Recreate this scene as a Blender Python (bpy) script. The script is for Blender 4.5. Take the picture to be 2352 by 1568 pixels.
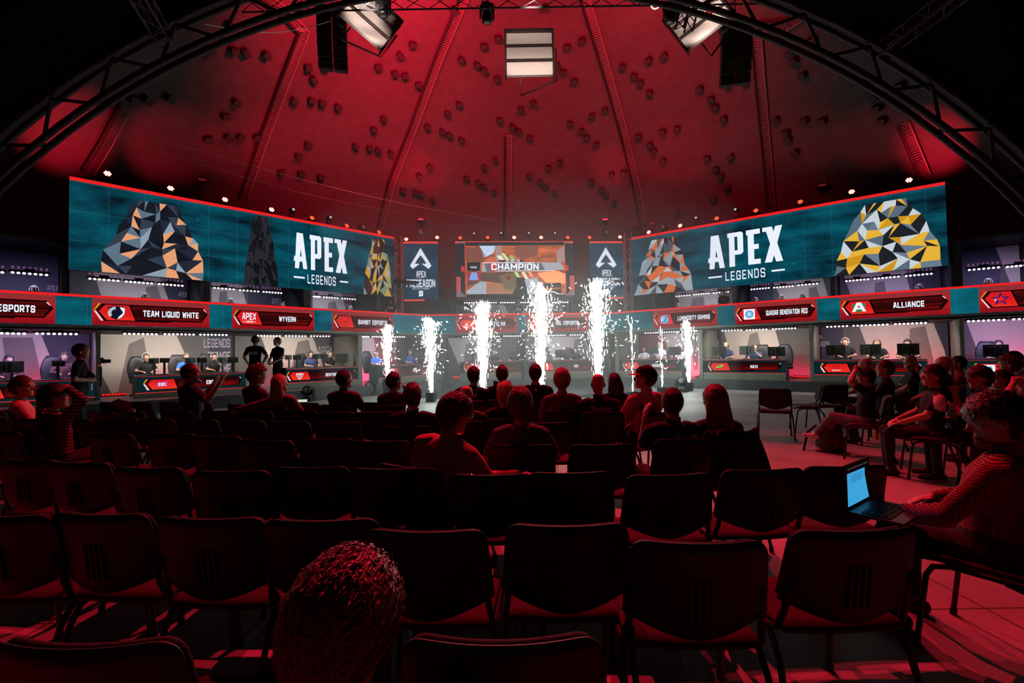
import bpy, bmesh, math, random
from mathutils import Vector, Matrix, noise
for o in list(bpy.data.objects): bpy.data.objects.remove(o)
PI = math.pi
scene = bpy.context.scene
C = scene.collection
random.seed(7)
# ------------------------------------------------------------------ camera
IW, IH, F = 2352, 1568, 1060.0
CAM = Vector((0, 0, 1.45))
CM = Matrix.Rotation(math.radians(90 + 1.589), 3, 'X') @ Matrix.Rotation(math.radians(-0.925), 3, 'Z')
cd = bpy.data.cameras.new('camera'); cam = bpy.data.objects.new('camera', cd); C.objects.link(cam)
cd.sensor_width = 36; cd.lens = F / IW * 36; cd.clip_start = 0.05; cd.clip_end = 200
cam.matrix_world = Matrix.Translation(CAM) @ CM.to_4x4()
scene.camera = cam
# ------------------------------------------------------------------ world, exposure
w = bpy.data.worlds.new('world'); scene.world = w; w.use_nodes = True
w.node_tree.nodes['Background'].inputs[0].default_value = (0.004, 0.0008, 0.001, 1)
w.node_tree.nodes['Background'].inputs[1].default_value = 0.02
scene.view_settings.view_transform = 'Standard'; scene.view_settings.look = 'None'
scene.view_settings.exposure = 0.0; scene.view_settings.gamma = 1.0; scene.view_settings.use_curve_mapping = False
cy = scene.cycles
cy.max_bounces = 5; cy.diffuse_bounces = 2; cy.glossy_bounces = 2; cy.transmission_bounces = 2; cy.volume_bounces = 0
cy.caustics_reflective = False; cy.caustics_refractive = False; cy.sample_clamp_indirect = 3.0
cy.use_denoising = True
# ------------------------------------------------------------------ projection helpers
def ray(u, v):
    return CM @ Vector(((u - IW / 2), -(v - IH / 2), -F))
def at(u, v, y):                 # the point a pixel shows at distance y
    d = ray(u, v); return CAM + d * (y / d.y)
def at_z(u, v, z):
    d = ray(u, v); return CAM + d * ((z - CAM.z) / d.z)
def hor(u): return 813.4 - (u - 1176) * 0.01615
def V2(a, b): return Vector((a, b, 0))
B0, B1, B2, B3 = V2(-12.71, 11.43), V2(-3.847, 20.15), V2(4.48, 20.70), V2(14.38, 12.89)
class Wing:
    def __init__(s, A, B):
        s.A = A.copy(); s.t = (B - A).normalized(); s.L = (B - A).length; s.n = Vector((-s.t.y, s.t.x, 0))
        s.rz = math.atan2(s.t.y, s.t.x)
    def hit(s, u, v, d=0.0):     # pixel on the vertical plane d behind the wing -> (s, z)
        r = ray(u, v); k = ((s.A - CAM).dot(s.n) + d) / r.dot(s.n); p = CAM + r * k
        return (p - s.A).dot(s.t), p.z
    def P(s, x, d, z): return s.A + s.t * x + s.n * d + Vector((0, 0, z))
WL, WC, WR = Wing(B0, B1), Wing(B1, B2), Wing(B2, B3)
DC, DR = Vector((0.6, 12.3, 0)), 16.5           # dome centre and radius
def on_dome(u, v, inset=0.0):
    d = ray(u, v).normalized(); oc = CAM - DC; R = DR - inset
    b = oc.dot(d); c = oc.dot(oc) - R * R
    return CAM + d * (-b + math.sqrt(b * b - c))
# ------------------------------------------------------------------ materials
def srgb(c):
    return tuple((x / 12.92 if x <= 0.04045 else ((x + 0.055) / 1.055) ** 2.4) for x in c)
_m = {}
def mat(name, col, rough=0.6, metal=0.0, bump=0.0, scale=20.0, var=0.25, spec=0.4):
    if name in _m: return _m[name]
    m = bpy.data.materials.new(name); m.use_nodes = True; nt = m.node_tree; b = nt.nodes['Principled BSDF']
    b.inputs['Roughness'].default_value = rough; b.inputs['Metallic'].default_value = metal
    b.inputs['Specular IOR Level'].default_value = spec
    tc = nt.nodes.new('ShaderNodeTexCoord'); nz = nt.nodes.new('ShaderNodeTexNoise')
    nz.inputs['Scale'].default_value = scale; nz.inputs['Detail'].default_value = 3
    nt.links.new(tc.outputs['Object'], nz.inputs['Vector'])
    mx = nt.nodes.new('ShaderNodeMix'); mx.data_type = 'RGBA'
    mx.inputs['A'].default_value = (*[x * (1 - var) for x in col], 1); mx.inputs['B'].default_value = (*[min(1, x * (1 + var)) for x in col], 1)
    nt.links.new(nz.outputs['Fac'], mx.inputs['Factor']); nt.links.new(mx.outputs['Result'], b.inputs['Base Color'])
    if bump:
        bp = nt.nodes.new('ShaderNodeBump'); bp.inputs['Strength'].default_value = bump; bp.inputs['Distance'].default_value = 0.02
        nt.links.new(nz.outputs['Fac'], bp.inputs['Height']); nt.links.new(bp.outputs['Normal'], b.inputs['Normal'])
    _m[name] = m; return m
def em(col, k=1.0, sample=False):       # a lit screen or lamp colour, given in sRGB
    key = ('em', tuple(round(x, 3) for x in col), round(k, 2), sample)
    if key in _m: return _m[key]
    m = bpy.data.materials.new('glow'); m.use_nodes = True; nt = m.node_tree; nt.nodes.clear()
    e = nt.nodes.new('ShaderNodeEmission'); o = nt.nodes.new('ShaderNodeOutputMaterial')
    e.inputs[0].default_value = (*srgb(col), 1); e.inputs[1].default_value = k
    nt.links.new(e.outputs[0], o.inputs[0])
    if not sample: m.cycles.emission_sampling = 'NONE'
    _m[key] = m; return m
def em_screen(name, c0, c1, k=1.0, grid=True, scale=2.2, sample=True, gc=(0.25, 0.55, 0.62)):  # cloudy picture on a screen, faint grid and specks
    if name in _m: return _m[name]
    m = bpy.data.materials.new(name); m.use_nodes = True; nt = m.node_tree; nt.nodes.clear()
    N = nt.nodes.new; L = nt.links.new
    tc = N('ShaderNodeTexCoord'); nz = N('ShaderNodeTexNoise'); nz.inputs['Scale'].default_value = scale; nz.inputs['Detail'].default_value = 5
    mp = N('ShaderNodeMapping'); mp.inputs['Scale'].default_value = (0.35, 1, 1); L(tc.outputs['Object'], mp.inputs['Vector']); L(mp.outputs[0], nz.inputs['Vector'])
    rp = N('ShaderNodeValToRGB'); rp.color_ramp.elements[0].position = 0.32; rp.color_ramp.elements[1].position = 0.72
    rp.color_ramp.elements[0].color = (*srgb(c0), 1); rp.color_ramp.elements[1].color = (*srgb(c1), 1)
    L(nz.outputs['Fac'], rp.inputs[0]); out = rp.outputs[0]
    if grid:
        br = N('ShaderNodeTexBrick'); br.offset = 0; br.inputs['Scale'].default_value = 1; br.inputs['Brick Width'].default_value = 0.8; br.inputs['Row Height'].default_value = 0.8
        br.inputs['Mortar Size'].default_value = 0.006; br.inputs['Mortar Smooth'].default_value = 0.3
        cx = N('ShaderNodeSeparateXYZ'); cb = N('ShaderNodeCombineXYZ'); L(tc.outputs['Object'], cx.inputs[0]); L(cx.outputs[0], cb.inputs[0]); L(cx.outputs[2], cb.inputs[1]); L(cb.outputs[0], br.inputs['Vector'])
        br.inputs['Color1'].default_value = (0, 0, 0, 1); br.inputs['Color2'].default_value = (0, 0, 0, 1); br.inputs['Mortar'].default_value = (1, 1, 1, 1)
        vo = N('ShaderNodeTexVoronoi'); vo.inputs['Scale'].default_value = 3.2; L(tc.outputs['Object'], vo.inputs['Vector'])
        lt = N('ShaderNodeMath'); lt.operation = 'LESS_THAN'; lt.inputs[1].default_value = 0.05; L(vo.outputs['Distance'], lt.inputs[0])
        ad = N('ShaderNodeMath'); ad.operation = 'MULTIPLY_ADD'; ad.inputs[1].default_value = 0.25; L(br.outputs['Color'], ad.inputs[0]); L(lt.outputs[0], ad.inputs[2])
        mx = N('ShaderNodeMix'); mx.data_type = 'RGBA'; mx.inputs['B'].default_value = (*srgb(gc), 1); L(ad.outputs[0], mx.inputs['Factor']); L(out, mx.inputs['A']); out = mx.outputs['Result']
    e = N('ShaderNodeEmission'); e.inputs[1].default_value = k; L(out, e.inputs[0])
    o = N('ShaderNodeOutputMaterial'); L(e.outputs[0], o.inputs[0])
    if not sample: m.cycles.emission_sampling = 'NONE'
    _m[name] = m; return m
# ------------------------------------------------------------------ mesh builder
class MB:
    def __init__(s): s.v = []; s.f = []; s.mi = []; s.cur = 0
    def add(s, vs, fs):
        k = len(s.v); s.v += [tuple(p) for p in vs]; s.f += [tuple(i + k for i in f) for f in fs]; s.mi += [s.cur] * len(fs); return s
    def box(s, c, d, rot=None):
        hx, hy, hz = d[0] / 2, d[1] / 2, d[2] / 2
        vs = [Vector((x, y, z)) for x in (-hx, hx) for y in (-hy, hy) for z in (-hz, hz)]
        if rot is not None: vs = [rot @ p for p in vs]
        c = Vector(c)
        return s.add([p + c for p in vs], [(0, 1, 3, 2), (4, 6, 7, 5), (0, 4, 5, 1), (2, 3, 7, 6), (0, 2, 6, 4), (1, 5, 7, 3)])
    def rings(s, rings, caps=True, closed=False):
        n = len(rings[0]); vs = [p for r in rings for p in r]; fs = []
        m = len(rings)
        for i in range(m if closed else m - 1):
            a, b = i * n, ((i + 1) % m) * n
            for j in range(n): fs.append((a + j, a + (j + 1) % n, b + (j + 1) % n, b + j))
        if caps and not closed: fs.append(tuple(reversed(range(n)))); fs.append(tuple(range((m - 1) * n, m * n)))
        return s.add(vs, fs)
    def tube(s, pts, r, n=8, caps=True, closed=False):
        pts = [Vector(p) for p in pts]; rs = r if isinstance(r, (list, tuple)) else [r] * len(pts); out = []
        ref = None; m = len(pts)
        for i, p in enumerate(pts):
            if closed: d = (pts[(i + 1) % m] - pts[i - 1]).normalized()
            else: d = (pts[min(i + 1, m - 1)] - pts[max(i - 1, 0)]).normalized()
            if ref is None: ref = Vector((0, 0, 1)) if abs(d.z) < 0.9 else Vector((1, 0, 0))
            a = ref - d * ref.dot(d)
            if a.length < 1e-4: a = d.orthogonal()
            a.normalize(); b = d.cross(a); ref = a
            out.append([p + (a * math.cos(2 * PI * j / n) + b * math.sin(2 * PI * j / n)) * rs[i] for j in range(n)])
        return s.rings(out, caps, closed)
    def ball(s, c, r, n=10, m=7, rot=None):
        c = Vector(c); r = r if isinstance(r, (list, tuple)) else (r, r, r); vs = [Vector((0, 0, -r[2]))]; fs = []
        for i in range(1, m):
            a = -PI / 2 + PI * i / m
            for j in range(n): vs.append(Vector((r[0] * math.cos(a) * math.cos(2 * PI * j / n), r[1] * math.cos(a) * math.sin(2 * PI * j / n), r[2] * math.sin(a))))
        vs.append(Vector((0, 0, r[2]))); T = len(vs) - 1
        for j in range(n):
            fs.append((0, 1 + (j + 1) % n, 1 + j)); fs.append((T, T - n + j, T - n + (j + 1) % n))
            for i in range(m - 2):
                a = 1 + i * n; fs.append((a + j, a + (j + 1) % n, a + n + (j + 1) % n, a + n + j))
        if rot is not None: vs = [rot @ p for p in vs]
        return s.add([p + c for p in vs], fs)
    def cap(s, p0, p1, r0, r1, n=10):      # tapered capsule
        p0, p1 = Vector(p0), Vector(p1); d = (p1 - p0); L = d.length; d.normalize()
        a = d.orthogonal().normalized(); b = d.cross(a); out = []
        prof = [(-0.95, .3), (-.7, .71), (-.35, .94), (0, 1)]
        for k, q in prof: out.append((p0 + d * k * r0, r0 * q))
        for k, q in reversed(prof): out.append((p1 - d * k * r1, r1 * q))
        return s.rings([[c + (a * math.cos(2 * PI * j / n) + b * math.sin(2 * PI * j / n)) * r for j in range(n)] for c, r in out])
    def poly(s, pts2, y=0.0):              # polygon in the xz plane facing -y
        ar = sum(pts2[i][0] * pts2[(i + 1) % len(pts2)][1] - pts2[(i + 1) % len(pts2)][0] * pts2[i][1] for i in range(len(pts2)))
        if ar < 0: pts2 = list(reversed(pts2))
        return s.add([(x, y, z) for x, z in pts2], [tuple(range(len(pts2)))])
    def mesh(s, name, mats, smooth=False):
        me = bpy.data.meshes.new(name); me.from_pydata(s.v, [], s.f); me.update()
        for m in (mats if isinstance(mats, (list, tuple)) else [mats]): me.materials.append(m)
        if any(s.mi): me.polygons.foreach_set('material_index', s.mi)
        if smooth: me.polygons.foreach_set('use_smooth', [True] * len(s.f))
        return me
    def build(s, name, mats, parent=None, smooth=False, bevel=0.0, loc=None, label=None):
        o = bpy.data.objects.new(name, s.mesh(name, mats, smooth)); C.objects.link(o)
        if parent is not None: o.parent = parent
        if loc is not None: o.location = loc
        if bevel:
            b = o.modifiers.new('bevel', 'BEVEL'); b.width = bevel; b.segments = 2; b.limit_method = 'ANGLE'
        if label: o['label'] = label
        return o
def tag(o, label, cat, group=None, kind=None):
    o['label'] = label; o['category'] = cat
    if group: o['group'] = group
    if kind: o['kind'] = kind
    return o
def thing(name, label, cat, loc=(0, 0, 0), rz=0.0, group=None):
    o = bpy.data.objects.new(name, None); C.objects.link(o); o.location = loc; o.rotation_euler = (0, 0, rz); o.empty_display_size = 0.1
    return tag(o, label, cat, group)
def struct(o): o['kind'] = 'structure'; return o
def copy_tree(o, parent=None):
    c = o.copy(); C.objects.link(c)
    if parent is not None: c.parent = parent
    for ch in list(o.children): copy_tree(ch, c)
    return c
def spot(name, loc, target, power, col, angle=40, blend=0.5, size=0.05, parent=None):
    l = bpy.data.lights.new(name, 'SPOT'); l.energy = power; l.color = col; l.spot_size = math.radians(angle); l.spot_blend = blend; l.shadow_soft_size = size
    o = bpy.data.objects.new(name, l); C.objects.link(o); d = Vector(target) - Vector(loc)
    o.rotation_euler = d.to_track_quat('-Z', 'Y').to_euler(); o.location = loc
    if parent is not None: o.parent = parent; o.matrix_parent_inverse = Matrix.LocRotScale(parent.location, parent.rotation_euler, None).inverted()
    return o
def point(name, loc, power, col, size=0.1, parent=None):
    l = bpy.data.lights.new(name, 'POINT'); l.energy = power; l.color = col; l.shadow_soft_size = size
    o = bpy.data.objects.new(name, l); C.objects.link(o); o.location = loc
    return o
def area(name, loc, rot, power, col, sx, sy):
    l = bpy.data.lights.new(name, 'AREA'); l.energy = power; l.color = col; l.shape = 'RECTANGLE'; l.size = sx; l.size_y = sy
    o = bpy.data.objects.new(name, l); C.objects.link(o); o.location = loc; o.rotation_euler = rot; return o
# ------------------------------------------------------------------ main lights
RED = (1.0, 0.012, 0.045)
# red moving heads on the truss above the hall front, washing the audience and the dome
AUD = [(Vector((-1.2, 10.6, 9.8)), Vector((-3.2, 2.2, 0)), 4200, 62), (Vector((1.9, 10.6, 9.8)), Vector((1.0, 2.0, 0)), 4200, 60), (Vector((4.2, 10.2, 9.8)), Vector((5.6, 3.6, 0)), 1900, 52), (Vector((-6.5, 2.6, 7.4)), Vector((1.6, 6.4, .9)), 420, 34)]
DOMEW = [(Vector((-4.4, 13.6, 12.0)), Vector((-6.2, 18, 13.6)), 4800, 120), (Vector((-1.9, 14.0, 12.6)), Vector((-2.3, 19.2, 13.8)), 5200, 120), (Vector((3.0, 14.0, 12.5)), Vector((3.6, 19.2, 13.6)), 2800, 115), (Vector((5.2, 13.4, 12.0)), Vector((6.8, 18, 13.4)), 1900, 115),
         (Vector((-3.0, 12.4, 9.6)), Vector((-5.5, 21.5, 8.5)), 3200, 90), (Vector((4.2, 12.4, 9.6)), Vector((7.0, 21.5, 8.5)), 2000, 90)]
# the eight spark jets: nozzle pixel, depth, top pixel row, half width in pixels, how many sparks, lamp power
JETS = [(890, 868, 16.5, 752, 15, 700, 90), (990, 900, 14.5, 735, 21, 1100, 150), (1110, 904, 13.6, 697, 27, 1600, 200), (1244, 882, 16.0, 655, 29, 1900, 260),
        (1374, 880, 15.6, 648, 32, 2000, 260), (1454, 898, 13.7, 720, 10, 60, 25), (1521, 888, 15.2, 750, 8, 50, 25), (1582, 877, 17.0, 742, 15, 500, 90)]
for u, v, y, vt, hw, n, pw in JETS:
    p = at(u, v, y); q = at(u, vt, y)
    for k in (0.3, 0.75): point('spark_light', p.lerp(q, k), pw * .45, (0.74, 1.0, 0.95), 0.12)
# ------------------------------------------------------------------ lettering
G = {
'A': (4, [[(0, 0), (1.4, 6), (2.6, 6), (4, 0)], [(.5, 1.7), (3.5, 1.7)]]), 'B': (4, [[(0, 0), (0, 6), (3.4, 6), (4, 5.4), (4, 3.6), (3.4, 3), (0, 3)], [(3.4, 3), (4, 2.4), (4, .6), (3.4, 0), (0, 0)]]),
'C': (4, [[(4, 4.4), (4, 5.4), (3.4, 6), (.6, 6), (0, 5.4), (0, .6), (.6, 0), (3.4, 0), (4, .6), (4, 1.6)]]), 'D': (4, [[(0, 0), (0, 6), (3.2, 6), (4, 5.2), (4, .8), (3.2, 0), (0, 0)]]),
'E': (3.6, [[(3.6, 6), (0, 6), (0, 0), (3.6, 0)], [(0, 3), (3, 3)]]), 'F': (3.6, [[(3.6, 6), (0, 6), (0, 0)], [(0, 3), (3, 3)]]),
'G': (4, [[(4, 4.4), (4, 5.4), (3.4, 6), (.6, 6), (0, 5.4), (0, .6), (.6, 0), (3.4, 0), (4, .6), (4, 2.8), (2.2, 2.8)]]), 'H': (4, [[(0, 0), (0, 6)], [(4, 0), (4, 6)], [(0, 3), (4, 3)]]),
'I': (0, [[(0, 0), (0, 6)]]), 'K': (4, [[(0, 0), (0, 6)], [(4, 6), (.3, 2.8)], [(1.2, 3.4), (4, 0)]]), 'L': (3.4, [[(0, 6), (0, 0), (3.4, 0)]]),
'M': (5, [[(0, 0), (0, 6), (2.5, 2), (5, 6), (5, 0)]]), 'N': (4, [[(0, 0), (0, 6), (4, 0), (4, 6)]]), 'O': (4, [[(0, .6), (0, 5.4), (.6, 6), (3.4, 6), (4, 5.4), (4, .6), (3.4, 0), (.6, 0), (0, .6)]]),
'P': (4, [[(0, 0), (0, 6), (3.4, 6), (4, 5.4), (4, 3.2), (3.4, 2.6), (0, 2.6)]]), 'Q': (4, [[(0, .6), (0, 5.4), (.6, 6), (3.4, 6), (4, 5.4), (4, .6), (3.4, 0), (.6, 0), (0, .6)], [(2.4, 1.6), (4.2, -.4)]]),
'R': (4, [[(0, 0), (0, 6), (3.4, 6), (4, 5.4), (4, 3.2), (3.4, 2.6), (0, 2.6)], [(1.8, 2.6), (4, 0)]]),
'S': (4, [[(4, 4.6), (4, 5.4), (3.4, 6), (.6, 6), (0, 5.4), (0, 3.8), (.6, 3.1), (3.4, 2.9), (4, 2.2), (4, .6), (3.4, 0), (.6, 0), (0, .6), (0, 1.4)]]),
'T': (4, [[(0, 6), (4, 6)], [(2, 6), (2, 0)]]), 'U': (4, [[(0, 6), (0, .6), (.6, 0), (3.4, 0), (4, .6), (4, 6)]]), 'V': (4, [[(0, 6), (2, 0), (4, 6)]]),
'W': (5.4, [[(0, 6), (1.2, 0), (2.7, 5), (4.2, 0), (5.4, 6)]]), 'X': (4, [[(0, 0), (4, 6)], [(0, 6), (4, 0)]]), 'Y': (4, [[(0, 6), (2, 2.8), (4, 6)], [(2, 2.8), (2, 0)]]),
'Z': (4, [[(0, 6), (4, 6), (0, 0), (4, 0)]]), '7': (4, [[(0, 6), (4, 6), (1.2, 0)]]), '1': (1, [[(0, 5), (1, 6), (1, 0)]]),
'8': (4, [[(0, .6), (0, 2.4), (.6, 3), (3.4, 3), (4, 2.4), (4, .6), (3.4, 0), (.6, 0), (0, .6)], [(.6, 3), (0, 3.6), (0, 5.4), (.6, 6), (3.4, 6), (4, 5.4), (4, 3.6), (3.4, 3)]]), ' ': (1.2, [])}
def text_polys(txt, h, cx=0.0, cz=0.0, width=None, t=1.25, gap=1.0, shear=0.0):
    quads = []; x = 0.0
    for ch in txt:
        wd, pls = G[ch]
        for pl in pls:
            for a, b in zip(pl, pl[1:]):
                a, b = Vector(a), Vector(b); d = (b - a).normalized(); n = Vector((-d.y, d.x)) * t / 2; e = d * t * 0.36
                quads.append([(p.x + x, p.y) for p in (a - e - n, b + e - n, b + e + n, a - e + n)])
        x += wd + t + gap
    tot = x - gap - t
    k = h / (6 + t); kx = k if width is None else width / (tot + t)
    return [[((px - tot / 2) * kx + cx + shear * (pz - 3) * k, (pz - 3) * k + cz) for px, pz in q] for q in quads]
def flat(name, polys, m, parent, y, label=None):
    if name in ('rule', 'edge_strip', 'chevron', 'side_graphic', 'light_bar', 'accent', 'banner_plate') and len(polys) > 1:
        for p in polys: flat(name, [p], m, parent, y)
        return
    b = MB()
    for p in polys: b.poly(p, y)
    return b.build(name, m, parent, label=label)
def bfont(name, txt, h, m, parent, loc, rot, offset=0.0, width=None):
    cu = bpy.data.curves.new(name, 'FONT'); cu.body = txt; cu.size = 1; cu.align_x = 'CENTER'; cu.align_y = 'CENTER'; cu.offset = offset; cu.extrude = 0.004; cu.resolution_u = 3
    t = bpy.data.objects.new(name, cu); C.objects.link(t)
    me = bpy.data.meshes.new_from_object(t.evaluated_get(bpy.context.evaluated_depsgraph_get())); bpy.data.objects.remove(t)
    me.materials.clear(); me.materials.append(m)
    k = h / 0.7
    kx = k if width is None else width / max(1e-3, max(v.co.x for v in me.vertices) - min(v.co.x for v in me.vertices))
    for v in me.vertices: v.co.x *= kx; v.co.y *= k; v.co.z *= k
    o = bpy.data.objects.new(name, me); C.objects.link(o); o.location = loc; o.rotation_euler = rot
    if parent is not None: o.parent = parent
    return o
# ------------------------------------------------------------------ dome, floor
m_dome = mat('shotcrete', (0.075, 0.066, 0.066), 0.95, 0, 0.5, 3.0, 0.25, 0.1)
b = MB(); n, k = 96, 22; rr = []
for i in range(k + 1):
    a = PI / 2 * i / k
    rr.append([DC + Vector((math.cos(a + 0.0) * math.cos(-2 * PI * j / n), math.cos(a) * math.sin(-2 * PI * j / n), math.sin(a))) * DR if i < k else DC + Vector((0.02 * math.cos(-2 * PI * j / n), 0.02 * math.sin(-2 * PI * j / n), DR)) for j in range(n)])
b.rings(rr, caps=False)
struct(b.build('ceiling', m_dome, smooth=True))
m = bpy.data.materials.new('concrete floor'); m.use_nodes = True; nt = m.node_tree; bs = nt.nodes['Principled BSDF']
tc = nt.nodes.new('ShaderNodeTexCoord'); n1 = nt.nodes.new('ShaderNodeTexNoise'); n1.inputs['Scale'].default_value = 0.9; n1.inputs['Detail'].default_value = 8; nt.links.new(tc.outputs['Object'], n1.inputs['Vector'])
rp = nt.nodes.new('ShaderNodeValToRGB'); rp.color_ramp.elements[0].position = .3; rp.color_ramp.elements[1].position = .7
rp.color_ramp.elements[0].color = (.22, .21, .20, 1); rp.color_ramp.elements[1].color = (.42, .41, .39, 1); nt.links.new(n1.outputs['Fac'], rp.inputs[0])
br = nt.nodes.new('ShaderNodeTexBrick'); br.offset = 0; br.inputs['Scale'].default_value = 1; br.inputs['Brick Width'].default_value = 2.6; br.inputs['Row Height'].default_value = 2.6; br.inputs['Mortar Size'].default_value = .006
br.inputs['Color1'].default_value = (1, 1, 1, 1); br.inputs['Color2'].default_value = (.88, .88, .88, 1); br.inputs['Mortar'].default_value = (.1, .1, .1, 1); nt.links.new(tc.outputs['Object'], br.inputs['Vector'])
mu = nt.nodes.new('ShaderNodeMix'); mu.data_type = 'RGBA'; mu.blend_type = 'MULTIPLY'; mu.inputs['Factor'].default_value = 1
nt.links.new(rp.outputs[0], mu.inputs['A']); nt.links.new(br.outputs[0], mu.inputs['B']); nt.links.new(mu.outputs['Result'], bs.inputs['Base Color']); bs.inputs['Roughness'].default_value = 0.55
b = MB(); b.add([DC + Vector((DR * math.cos(2 * PI * j / 64), DR * math.sin(2 * PI * j / 64), 0)) for j in range(64)], [tuple(range(64))])
struct(b.build('floor', m))
# added dark wall with an arched opening, keeps the unlit dome corners black
m_front = mat('dark added front wall', (.020, .012, .012), .9, 0, .2, 3)
AC = at(1150, 813 + 802, 8.0); AR = 1698 / F * 8.0; WR_ = AR * 8.55 / 8 + .42; AW = at(1150, 813 + 802, 8.55); b = MB(); n = 72; vs = []
for y in (8.55, 8.85):
    RO = math.sqrt(DR * DR - (DC.y - y) ** 2) - .02
    for R_, c in ((WR_, AW), (RO, DC)):
        for i in range(n + 1):
            a = PI * i / n; x, z = c.x + R_ * math.cos(a), 0 + R_ * math.sin(a)
            if c is AW:
                a0 = math.asin(-AW.z / R_); a = a0 + (PI - 2 * a0) * i / n; x, z = c.x + R_ * math.cos(a), max(0, c.z + R_ * math.sin(a))
            vs.append((x, y, z))
k = n + 1; fs = []
for i in range(n): fs += [(i, i + 1, k + i + 1, k + i), (2 * k + i, 3 * k + i, 3 * k + i + 1, 2 * k + i + 1), (i, 2 * k + i, 2 * k + i + 1, i + 1), (k + i, k + i + 1, 3 * k + i + 1, 3 * k + i)]
b.add(vs, fs); struct(b.build('wall_front_added', m_front))
# ------------------------------------------------------------------ stage building
STG, UPF, BZ0, BZ1 = 0.36, 2.36, 2.434, 3.241
m_grey = mat('painted grey board', (0.17, 0.18, 0.15), 0.7, 0, 0.05, 8)
m_blk = mat('black board', (0.018, 0.018, 0.02), 0.6, 0, 0, 8)
m_navy = mat('navy print', (0.035, 0.037, 0.065), 0.6, 0, 0, 8)
m_plat = mat('black stage deck', (0.055, 0.06, 0.065), 0.32, 0, 0.05, 10)
m_blkmet = mat('black powder coat', (0.012, 0.012, 0.013), 0.38, 0.0, 0, 30)
EXT = 2.4
nt_ = 0
def wing_slab(name, Wg, x0, x1, d0, d1, z0, z1, m):
    b = MB(); b.add([Wg.P(x, d, z) for x in (x0, x1) for d in (d0, d1) for z in (z0, z1)], [(0, 1, 3, 2), (4, 6, 7, 5), (0, 4, 5, 1), (2, 3, 7, 6), (0, 2, 6, 4), (1, 5, 7, 3)])
    return struct(b.build(name, m))
WG = {'left': (WL, -EXT, WL.L, -1.25), 'back': (WC, 0, WC.L, -0.6), 'right': (WR, 0, WR.L + EXT, -0.45)}
for sd, (Wg, x0, x1, fr) in WG.items():
    wing_slab('wall_' + sd, Wg, x0, x1, 2.3, 2.36, 0, 4.75, m_blk)
    nt_ += 1; wing_slab(f'trim_{nt_}', Wg, x0, x1, fr, 2.3, 0, STG, m_plat)               # stage deck
    nt_ += 1; wing_slab(f'trim_{nt_}', Wg, x0, x1, 0.0, 0.12, BZ0 - 0.13, BZ0 - 0.01, m_grey)    # lintel under the banner
    nt_ += 1; wing_slab(f'trim_{nt_}', Wg, x0, x1, 0.0, 2.3, UPF - 0.06, UPF, m_blk)      # upper floor
    nt_ += 1; wing_slab(f'trim_{nt_}', Wg, x0, x1, 0.32, 2.3, *((4.66, 4.74) if sd != 'back' else (3.92, 3.99)), m_blk)            # roof
# low round show floor in the middle
b = MB(); cc = Vector((0.4, 19.0, 0)); b.rings([[cc + Vector((5.0 * math.cos(a), 4.3 * math.sin(a), z)) for a in [PI + PI * j / 40 for j in range(41)]] for z in (0.0, 0.10)])
m_disc = mat('glossy show floor', (0.10, 0.12, 0.14), 0.18, 0, 0, 2, 0.35)
nt_ += 1; struct(b.build(f'trim_{nt_}', m_disc))
# piers between booths: wing, pixel columns, level
PIERS = [(WL, 221, 231, 0), (WL, 823, 832, 0), (WC, 1002, 1016, 0), (WC, 1200, 1206, 0), (WC, 1397, 1400, 0), (WR, 1412, 1420, 0), (WR, 1606, 1613, 0), (WR, 1859, 1868, 0), (WR, 2206, 2216, 0),
         (WL, 141, 155, 1), (WL, 468, 484, 1), (WL, 700, 716, 1), (WL, 868, 876, 1), (WC, 1028, 1036, 1), (WC, 1312, 1318, 1), (WR, 1498, 1502, 1), (WR, 1680, 1690, 1), (WR, 1908, 1917, 1), (WR, 2188, 2214, 1)]
for Wg, ua, ub, lv in PIERS:
    v = 800 if lv == 0 else 680
    xa, xb = Wg.hit(ua, v)[0], Wg.hit(ub, v)[0]; nt_ += 1
    xa, xb = max(xa, 0.02 if Wg is not WL else -9), min(xb, Wg.L - 0.02 if Wg is not WR else 99)
    if lv == 0: wing_slab(f'trim_{nt_}', Wg, xa, xb, 0.0, 2.3, STG, BZ0 - 0.135, m_grey if Wg is not WC else m_blk)
    else: wing_slab(f'trim_{nt_}', Wg, xa, xb, 0.10, 2.3, UPF, 4.66 if Wg is not WC else 3.92, m_blk)
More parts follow.
